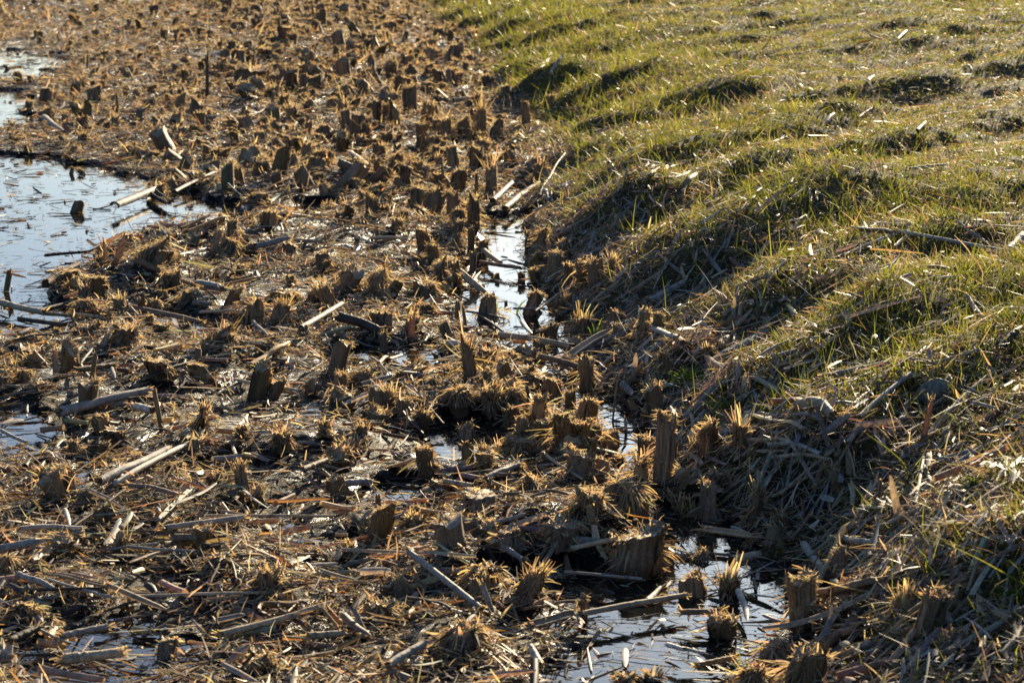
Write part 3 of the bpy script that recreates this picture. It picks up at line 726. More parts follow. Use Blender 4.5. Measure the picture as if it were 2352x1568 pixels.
# ------------------------------------------------------------------ stumps the photograph shows one by one
# tile column+row, x and y of the foot (third-size pixels of that tile), width, height, sideways lean of the top, kind | label
STUMPS = '''
11 805 110 62 140 0 b|dark thick stump at the head of the narrow channel, beside a thin stalk
11 890 190 42 175 5 p|dark slender stalk at the head of the channel, behind the slanted round stump
11 945 210 62 130 35 b|round stump slanting over the channel's head, its cut top tilted sideways
11 1290 150 42 165 -4 b|narrow upright stump on the bank side of the channel's head
11 1375 130 52 120 -8 m|curled shaggy stump on the bank side at the channel's head
11 1305 290 62 150 0 b|dim ribbed stump between the channel and the pale upright cane
11 1420 250 36 130 4 f|pale narrow upright cane standing in the bank foot row of stumps
11 1470 390 82 180 6 b|stout ragged stump in the middle of the bank foot row
11 1560 280 66 165 0 b|upright stump with fluffy top standing behind the bank foot row
11 1355 390 62 150 4 b|hollowed tan stump at the channel end of the bank foot row
11 1570 415 62 145 -6 b|stump with a pale strip bridging from its top, in the bank foot row
11 1680 432 72 185 -4 b|tall split stump pressed against the broad one in the bank foot row
11 1755 435 98 180 0 b|broad fluted stump ending the bank foot row nearest the grass
11 1850 365 34 200 6 s|spiky thin reed stump behind the broad fluted stump of the bank foot row
11 1240 375 42 120 -2 b|dark short stump standing alone on the channel's bank shore
11 1265 600 92 190 95 b|big split cane stump slanting steeply over the lower channel with a long point
11 1545 570 105 150 -20 s|star shaped splintered stump with flaring prongs on the bank foot
11 968 640 76 200 22 b|wide slanted stump of the pair standing in the channel's lower water
11 1045 640 58 215 0 b|straight upright stump of the pair in the channel beside the bright green shoot
11 690 410 92 150 -10 b|dark thick stump with arched fuzzy rim on the channel's far mound edge
11 805 405 50 155 -14 b|slim smooth stump slanting back near the channel's shaggy mound
11 900 340 40 150 6 p|dark straight stalk beside the slanted round stump at the channel
11 640 260 82 120 0 b|squat brown stump on the shaggy mound above the channel
11 575 190 72 160 0 b|tall flat cut stump on the crest of the shaggy mound
11 745 330 92 110 8 m|shaggy dark stump between the arched rim stump and the slim one
11 590 490 130 120 -35 m|hunched stump with a pale round cane end poking from its side
11 265 465 100 160 -60 m|shaggy stump bowed far over, left of the hunched one below the mound
11 312 410 46 105 -8 b|small fuzzy stump behind the bowed shaggy one
11 60 410 62 130 -30 m|ragged slanting stump at the foot of the shaggy mound
11 295 860 56 175 -14 p|dark split stalk pair standing over the wet flat with white glint beside
11 480 800 52 165 6 f|pinkish flat leaf blade standing upright in the wet flat
11 565 600 120 80 0 m|black rounded lump of rotten reed in the wet flat
11 225 715 52 110 0 b|small tan stump near the black rotten stem on the wet flat
11 795 630 34 140 6 p|thin reddish stalk standing before the channel's dark reflection
11 1137 545 24 95 0 p|very thin dark stalk standing in the channel's bright water
11 1405 775 98 120 20 b|dark slanting stump with slashed top below the splintered stumps
11 1640 790 115 250 0 s|tall shredded stump with feathery upright splinters beside green blades
11 1880 720 92 120 0 b|sunlit cluster stump with cracked face behind the tall green blades
11 1910 785 76 95 0 b|short pale stump in front of the sunlit cracked stump
11 2075 770 70 170 0 b|lone fuzzy topped stump where the paired grey canes meet the grass
11 2195 745 68 140 0 b|straight stump resting beside a grey cane on the grass slope
11 2255 1045 122 130 0 b|wide crumbling stump wrapped in green blades on the bank
11 2085 1175 66 140 -6 s|ragged little stump with side splinters above the middle puddle
11 893 1065 78 330 14 s|tall stump with one long upright spike beside the muddy pool
11 1010 950 120 120 -6 m|shaggy round stump right behind the tall spiked one
11 1200 935 96 95 -20 m|frayed cane end like a paintbrush, on the heap above the middle puddle
11 1290 1065 80 100 0 m|small dark fuzzy stump on the heap above the middle puddle
11 1690 1125 88 215 -6 b|stout stump with a flap jutting from its top toward the bank
11 1035 1285 108 185 -10 s|dark stump crowned with spread spikes like antlers
11 1135 1200 106 150 0 m|shaggy dark stump beside the antler spiked one
11 1200 1255 100 150 0 m|fuzzy stump standing just in front of the shaggy dark one
11 1375 1125 92 120 0 m|small shaggy stump behind the broad dark one above the puddle
11 1455 1195 122 140 0 b|broad dark stump with chewed rim above the middle puddle
11 1575 1270 64 225 0 b|straight tall stump beside the broad dark one above the puddle
11 1150 1370 86 160 32 b|stump slanting toward the bank in the middle puddle's black water
11 1345 1360 78 190 0 b|upright fuzzy stump standing in the middle puddle
11 1695 1375 106 190 0 b|big upright stump mirrored at the puddle's bright side arm
11 850 1475 86 160 18 b|lone slanting stump at the muddy shore of the middle puddle
11 1240 1445 60 120 6 b|slim tan stump behind the puddle's cluster of stumps
11 1112 1570 56 185 0 s|thin splintered stump at the puddle end of the cluster
11 1225 1580 178 130 0 m|low wide shaggy stump in front of the puddle's cluster
11 1340 1480 110 130 62 b|thick stump toppling sideways on the puddle's cluster
11 1540 1540 104 240 0 b|tall split stump in the heart of the puddle's cluster
11 1635 1545 118 190 0 b|thick fibrous stump leaning on the tall split one of the puddle's cluster
11 1725 1565 88 180 4 b|narrow torn stump between two thick ones in the puddle's cluster
11 1815 1590 165 150 0 b|massive flat topped stump ending the puddle's cluster at the bright water
11 440 1295 96 150 -6 s|splayed splinter stump with one thin tall thorn on the straw flat
11 345 1265 80 170 -10 s|pale torn stump beside the splayed thorny one
11 805 1275 126 140 0 m|shaggy mop of straw over a dark stump at the black mud pool
11 150 1095 88 110 0 m|fuzzy brown tussock above the bright broken blade
11 590 1135 90 90 0 m|small fuzzy tussock with a leaf bent over it
11 130 1475 66 110 0 s|little splintered stump at the edge of the straw flat
11 40 1565 140 110 0 s|broad shredded stump of pale shavings on the straw flat
01 682 505 98 150 22 b|pale flat cut stump beside the broken cane over the open pool
01 510 410 170 110 -60 m|frayed bent head of the broken cane hanging over the pool
01 1090 240 165 140 0 m|big shaggy stump capping the raft at the open pool
01 1095 260 110 90 40 b|smooth squat stump set in front of the raft's shaggy cap
01 730 270 28 155 -8 f|thin pointed sliver standing on the raft
01 790 265 52 165 70 f|flat blade slanting from the raft with a torn tip
01 1345 125 38 55 4 b|tiny stub in the water behind the raft
01 1450 210 62 175 62 f|broad flat blade leaning out above the raft's end
01 1600 135 72 165 0 b|dark grey post standing in the pool behind the leaning blade
01 1580 215 66 125 0 m|fuzzy upright stump just before the dark grey post
01 1735 185 62 70 0 m|small mop stump by the grey cane on the raft's end
01 1990 215 78 85 0 b|squat stump under the shaggy mound
01 2235 295 86 100 -10 b|round headed stump half buried in the shaggy mound
01 25 445 36 200 8 p|lone dark stalk standing in open pool water
01 650 605 110 110 -90 m|frayed cane bowed low over the dark water below the raft
01 850 615 70 150 -55 s|pale splintered stump split into bent prongs over the dark water
01 990 620 46 195 4 p|straight brown post standing in the small puddle
01 1130 572 120 130 -100 m|mossy leaning stump bowed over beside the straight brown post
01 1268 672 60 110 -6 s|forked pale stump in the small bright puddle
01 1940 670 108 180 0 s|flame shaped stump of shredded fibres on the straw flat
01 1750 605 42 90 4 s|brown pointed stump tipped with a green shoot
01 2115 695 32 72 0 p|tiny straight stalk near the flame shaped stump
01 1970 500 150 70 0 m|wide low mossy hump of reed above the flame shaped stump
01 1420 865 58 110 0 s|pale square stump bursting into white bristles
01 1365 965 42 112 0 p|square cut brown peg on the straw flat
01 1115 1040 148 120 0 b|broad flat topped cylinder stump standing out on the straw flat
01 200 955 136 105 -18 b|crumbling wide stump beside the forked spike
01 385 1050 44 190 -4 f|forked pale spike standing by the crumbling wide stump
01 865 805 136 160 6 s|dark ragged stump behind the grey leaning strip
01 605 765 130 90 0 m|shaggy spiky tussock behind the grey leaning strip
01 185 815 130 60 0 m|low sunlit shaggy lump over a black stick
01 1385 1375 54 200 0 s|starburst of pale straw spikes on a short stump
01 1695 1440 70 110 -10 s|upright brush of thin needles on the wet flat
01 1560 912 52 56 0 b|dark stub half hidden behind a leaf on the straw flat
01 2145 1145 62 70 0 b|small barrel shaped stump on the wet straw flat
01 588 1305 36 165 -4 f|thin rusty upright sliver above the thick grey cane
01 800 1495 128 95 0 b|squat dark square stump by the white strip
01 505 1570 62 95 0 b|narrow sunlit stump near the squat dark square one
01 1148 1255 72 62 0 m|low shaggy stub behind the starburst spikes
01 1340 1555 200 120 0 s|large splayed sheaf of pale spikes above the double pale cane
01 1940 1535 104 145 0 s|ragged fan of splinters on the straw flat's edge
01 2250 1435 64 105 0 s|pair of upright splinters on a dark lump
02 1680 290 80 215 0 s|tall fibrous stump with torn crown beside the shadow of the pale cane
02 1668 320 46 70 0 b|small peg at the foot of the tall fibrous stump
02 1510 820 110 115 0 m|arched shaggy stump with dark hollow, amid the strewn canes
02 1840 945 138 160 0 s|pointed shaggy stump like a small tent, amid strewn canes
02 195 1145 126 140 0 m|dark shaggy stump like a hood over a hollow
02 315 1205 104 120 0 m|fuzzy tan stump beside the dark hooded one
02 1122 1450 106 140 0 b|upright square block stump among the strewn canes
02 1795 1475 146 130 0 m|ball of frayed straw with a curled leaf above
02 2140 695 84 62 0 m|black shaggy stub in the wet mud patch
12 180 525 195 100 0 m|wide brush topped stump in the brown mud
12 500 535 104 125 6 s|small spiky crowned stump beside the wide brush topped one
12 955 420 188 110 0 b|wide black drum stump with golden fringe
12 885 528 42 75 0 p|little square peg in front of the wide black drum stump
12 1075 505 96 55 0 m|low crumbling lump just before the black drum stump
12 260 378 38 115 0 p|short brown peg near the grey lying canes
12 700 250 140 85 0 m|low tussock with a pale curled flap
12 600 185 108 190 -28 b|pair of pale split stumps standing at the brown puddle
12 1640 210 152 190 0 b|black thick stump in the shade before the puddle's cluster
12 1500 265 80 110 0 s|small shaggy stump beneath a crossing straw
12 1325 305 126 150 0 m|tented straw heap stump below the puddle's cluster
12 1160 135 165 75 0 m|low dome of cut straw below the puddle's cluster
12 1735 425 160 190 10 m|stout stump plastered with pale chips and shreds
12 1905 385 160 235 50 m|tall shaggy stump leaning over with a jutting tuft
12 1725 535 66 145 -12 f|pale flat blade upright before the chip plastered stump
12 1150 660 150 105 0 b|dark squat stump with ragged crown in the glinting mud
12 1510 645 190 170 20 m|big straw draped hummock stump with dark cave beneath
12 490 665 200 70 0 m|low dark hollow ringed with bristles
12 40 700 76 105 0 s|small golden tuft stump at the mud's rim
12 1010 905 200 145 0 m|shaggy heap with a dark cleft in the brown mud
12 1275 1020 150 240 40 s|cracked stump split into two halves with a raised horn
12 1415 845 180 165 0 m|dark drooping stump behind the cracked horned one
12 945 1060 126 160 0 b|fat brown stump behind the grey leaning plank
12 270 1170 210 150 0 m|furry broad stump with hollow front below the bent cane
12 665 1095 160 100 0 m|round bristly stump end with hollow core below the bent cane
12 2030 865 310 225 30 b|widest stump of all, dark barrel with chewed rim at the near puddle
12 1895 685 130 110 10 m|shaggy top of the stump adjoining the widest dark barrel
12 2160 650 132 120 0 m|bristly slanting stump behind the widest dark barrel
12 1672 1185 58 215 20 p|smooth dark stick upright in the glinting puddle
12 825 1395 200 205 0 m|tall hairy hummock stump at the near puddle's shore
12 1540 1435 80 85 0 s|orange splinter stub in the glinting puddle
12 1205 1445 30 85 0 p|short dark peg standing in the glinting puddle
12 1960 1510 134 200 0 m|hairy upright stump at the near edge beside the puddle
12 2150 1570 104 205 0 s|pointed fibrous stump rising from the water near the bottom edge
12 2058 275 76 290 -6 s|tall thin stump with bright frayed tip before the paired canes
12 2222 275 122 480 8 b|tallest stump, a thick fluted post with fuzzy crown
12 2330 400 66 255 0 s|dark narrow stump right beside the tallest fluted post
11 2145 1640 122 290 -8 b|thick stump with clean hollow cut top behind the tallest post
22 182 455 108 290 0 b|straight dark stump with frosted crown on the bank foot
22 480 495 68 280 6 s|slender splintered stump on the bank foot with side shavings
22 1060 250 88 185 0 s|fuzzy tan stump rising from the grassy tussock
22 1342 405 48 180 0 p|thin brown stalk at the edge of the grassy tussock
22 75 430 70 190 0 s|narrow bright splintered stump behind the rough dark one
22 75 700 146 165 0 m|rough dark stump at the black hollow's side
22 285 960 116 360 -12 s|tall split slab stump beside the black hollow
22 90 980 160 230 -10 b|rugged stump before the tall split slab, at the hollow
22 460 640 50 70 0 b|small round stub behind the pale log
22 295 1225 150 250 0 b|ribbed square stump standing in dark water below the hollow
22 845 1195 168 310 22 b|large twin headed stump with pale streak below the mossy log
22 770 1000 96 200 0 b|ragged upright stump behind the twin headed one
22 1085 900 88 190 0 b|sunlit pale stump with rough crown on the straw bank
22 1520 1185 136 290 0 s|bright splintered stump with fanned crown on the straw bank
22 1665 1300 152 330 14 b|big cracked stump with black split beside the fanned one
22 1815 1130 84 150 14 f|pinkish torn blade behind the cracked stump
22 1852 950 34 230 4 f|tall reddish pointed blade behind the cracked stump
22 475 1590 144 330 0 m|dark bulky shaggy stump at the bottom edge by the green arch
22 640 1470 166 170 0 m|shaggy stump between the two bulky dark ones at the bottom edge
22 810 1660 230 320 10 b|great round stump with flat slanted cut at the bottom edge
22 1860 1370 112 180 0 s|torn orange stump amid grass at the bank's bottom corner
21 90 1610 86 215 -14 s|fan edged split stump beside the big ribbed one on the bank foot
21 180 1625 132 240 0 b|big ribbed stump with square cut top on the bank foot
21 400 1560 96 305 -10 s|tall stump with a raised broken slat and side splinter
21 515 1272 40 110 0 p|little plain peg on the strawy bank
21 165 940 60 130 8 s|ragged stump with straw fringe in the green tuft
21 1640 1567 46 330 60 f|weathered thin blade upright on the dim slope
10 40 945 62 140 0 b|upright stump at the far stand's open side
10 110 920 92 95 0 b|squat ragged stump next to the far stand's open side
10 165 1000 62 112 8 b|dark slanting stump in front of the far stand's squat ones
10 240 872 58 140 0 b|straight stump of the far stand with level fuzzy cut
10 305 875 42 120 0 b|slim stump of the far stand leaning on its neighbour
10 375 892 60 140 -8 b|slanting stump of the far stand, before the orange flakes
10 470 785 92 150 0 b|dark bulky stump deep in the far stand
10 565 872 32 130 0 p|straight thin stalk of the far stand beside a bulky one
10 600 875 42 125 0 b|second straight narrow stump beside the thin stalk of the far stand
10 645 850 84 110 -8 b|bulky rounded stump next to the far stand's thin stalks
10 560 1015 86 130 0 b|wide stump in the far stand with grey face
10 645 965 56 105 0 b|pale square stump with lit face in the far stand
10 705 985 62 185 -6 s|feathery topped stump behind the pale square one of the far stand
10 845 955 72 125 0 m|dark shaggy stump by the tall splayed spike stump
10 905 935 42 140 0 b|smooth narrow post next to the tall splayed spike stump
10 965 940 62 240 0 s|tallest spike stump of the far stand with hair splayed sideways
10 1280 885 48 150 0 b|lone pale post between the far stand and the grass
10 1430 745 62 90 0 s|small torn stump at the grass edge beneath the green tussock
10 1035 1355 74 250 0 s|tall smooth stump with lit face and pointed sliver, before the far stand
10 1342 1300 62 200 0 s|tall splintered stump against the grass tussock
10 930 1175 80 115 0 b|black thick stump behind the tall smooth lit one
10 780 1180 66 125 0 b|slanting dark stump with a yellow green blade beside it
10 680 1165 46 92 0 s|small pale splinter stump in front of the far stand
10 640 1068 56 90 0 b|short stump of the twin pair in the far stand's wet front
10 692 1068 48 82 0 b|other short stump of the twin pair, nearer the grass
10 790 1335 90 130 0 b|broad lit stump with straight sides before the tall smooth one
10 440 1315 78 150 -12 b|slanting stump in black water before the far stand
10 370 1245 82 160 8 m|ragged leaning stump above the black water
10 250 1250 42 125 0 p|dark narrow post at the side of the black water
10 540 1475 118 130 0 b|broad pale stump with fuzzy brow, row above the channel
10 625 1510 112 150 26 b|thick leaning stump beside the broad fuzzy browed one
10 770 1515 84 150 0 b|tall ribbed stump in the row above the channel
10 818 1570 62 115 0 m|short hairy stump in the row above the channel
10 905 1590 68 165 10 b|smooth leaning post at the channel's head
10 210 1510 80 125 0 b|dark stump at the mound side of the row above the channel
10 160 1430 58 85 0 b|small plain stump behind the row above the channel
10 335 1485 26 115 0 p|single thin stalk in glinting water above the channel
10 580 655 60 62 0 b|tiny blunt stump at the back of the far stand
10 770 445 100 110 0 b|big dark stump against the far grass edge
10 848 525 42 75 0 b|pale slab stump below the far grass edge
10 600 400 66 85 0 s|torn bright stump far back in the stubble
10 470 445 50 75 0 b|dim blunt stump far back in the stubble
10 750 625 30 120 0 p|far thin stalk before the dark tussock
10 690 600 70 95 -30 b|dark stump bowed sideways before the dark tussock
10 705 1310 16 175 0 p|needle thin reddish stalk before the broad lit stump
10 555 1115 16 150 0 p|needle thin pink stalk amid the far stand
10 930 1395 26 165 0 p|dark needle thin stalk beside the broad lit stump
00 1365 825 98 90 0 b|dark round barrel stump alone in the far flat
00 1428 690 22 255 6 p|tall thin pink stalk, highest in the far flat
00 1940 315 128 70 0 m|broad black shaggy hump far back in the flat
00 640 705 86 85 0 b|square brown stump near the far shore of the open pool
00 350 690 82 60 0 m|low shaggy stump near the far shore of the open pool
00 1240 745 56 70 0 b|small square stump behind the dark round barrel
00 1070 885 48 56 0 b|small plain stub in the far flat below the barrel
00 925 892 58 42 0 b|low plain stub by the long flat cane of the far flat
00 2010 965 88 75 0 b|dark twin stump at the border of the far stand
00 2125 945 46 82 0 b|narrow stump beside the dark twin at the far stand
00 2235 985 88 85 0 b|stout dark stump at the border of the far stand
00 2170 625 108 75 0 b|wide dim stump high in the far stubble
00 1665 935 92 90 0 s|torn sunlit stump in the middle of the far flat
00 572 995 62 85 4 s|golden pointed stub by the far shore of the open pool
00 1720 560 190 110 0 s|glowing sheaf of upright spikes in the far flat
'''
KINDNAME = {'b': ('reed_stump', 'reed stump'), 'm': ('shredded_reed_stump', 'reed stump'), 's': ('splintered_reed_stump', 'reed stump'),
            'p': ('reed_stalk', 'reed stalk'), 'f': ('standing_reed_blade', 'reed blade')}

def tile(t, x, y): return int(t[0]) * 784.4 + float(x) / 3.0, int(t[1]) * 522.5 + float(y) / 3.0

def build_stumps():
    rows = [r for r in STUMPS.strip().split('\n') if r]
    for k, r in enumerate(rows):
        a, label = r.split('|'); t, zx, zy, w, h, le, kind = a.split()
        px, py = tile(t, zx, zy)
        B = ground_at(px, py)
        dep = project(B[None])[2][0]
        mpp = dep / FPX / 3.0
        w, h, le = float(w) * mpp * 1.06, float(h) * mpp * (1.22 if t[1] == '0' else 1.10), float(le) * mpp
        rng = np.random.RandomState(1000 + k)
        c = None
        if kind == 'f': c = PAL['r'] * .8 + PAL['t'] * .4 if 'pink' in label or 'red' in label or 'rust' in label else PAL['t'] * (.9 + .4 * rng.rand())
        if 'dark grey post' in label: c = PAL['d'] * 1.3
        if 'black' in label.split(',')[0].split(' ')[:2] or label.startswith('dark'): c = PAL['b'] * (.7 + .4 * rng.rand())
        det = 1.0 if w / mpp > 40 and dep < 9 else .7
        B = B + np.array([0, w * .3, 0])
        B[2] = max(gz(B[0], B[1]), -.03)
        name, cat = KINDNAME[kind]
        root = bpy.data.objects.new(name, None); COL.objects.link(root); root.empty_display_size = .03
        root.location = tuple(B)
        tag(root, label, cat, 'cut reed stumps standing in the marsh' if cat == 'reed stump' else None)
        if kind == 'f':
            flat_blade(rng, root, w, h, le, c)
            continue
        wet = .75 if B[2] < .02 else .35
        st, fr, sk = stump_parts(rng, kind, w, h, (le, .02 * rng.randn()), wet, det, c)
        st.build('stalk', M_STALK, root)
        if fr.V: fr.build('frayed_top', M_FIBRE, root)
        if sk.V and kind != 'p': sk.build('straw_skirt', M_FIBRE, root)

def flat_blade(rng, root, w, h, le, c):
    S, K = 8, 7
    tt = np.linspace(0, 1, S); kk = np.linspace(-.5, .5, K)
    jag = 1 + .10 * rng.randn(K); jag[rng.randint(0, K)] += .18
    Z = -.02 + tt[:, None] * (h * jag[None] + .02)
    prof = .9 + .12 * np.sin(tt * 3 + rng.rand() * 3)
    X = kk[None] * w * prof[:, None] + le * (Z / h); Yf = (.25 * w * (1 - (2 * kk[None]) ** 2)) * np.ones((S, 1)) + .05 * h * tt[:, None] ** 2
    th = max(.0012, .05 * w)
    front = np.stack([X, Yf, Z], -1); back = front + np.array([0, th, 0])
    C = np.asarray(c)[None, None] * (.8 + .4 * rng.rand(1, K, 1)) * (1 - .6 * sstep(.25 * h, 0, Z)[..., None])
    a = Acc(); ii = np.arange(S * K).reshape(S, K)
    F = np.stack([ii[:-1, :-1], ii[:-1, 1:], ii[1:, 1:], ii[1:, :-1]], -1).reshape(-1, 4)
    n = S * K
    ring = np.concatenate([ii[:, 0], ii[-1, 1:], ii[::-1, -1][1:]])
    Fs = np.stack([ring[:-1], ring[1:], ring[1:] + n, ring[:-1] + n], -1)
    a.add(np.concatenate([front.reshape(-1, 3), back.reshape(-1, 3)]), np.concatenate([F, F[:, ::-1] + n, Fs]), np.concatenate([C.reshape(-1, 3)] * 2))
    a.build('blade', M_LEAF, root)
    f = Acc(); nf = 14
    i = rng.randint(0, K, nf); P0 = front[-1, i] - np.array([0, 0, .01 * h])
    D = unit(rng.randn(nf, 3) * .25 + np.array([le / h, 0, 1.0])); L = h * (.05 + .16 * rng.rand(nf))
    f.add(*ribbons(curve(P0, D, L, 3, rng.randn(nf, 3) * .2), (.001 + .0014 * rng.rand(nf))[:, None] * np.ones((1, 3)), rng.randn(nf, 3), pick(rng, 'ts', [1, 1], nf)))
    f.build('frayed_tip', M_FIBRE, root)

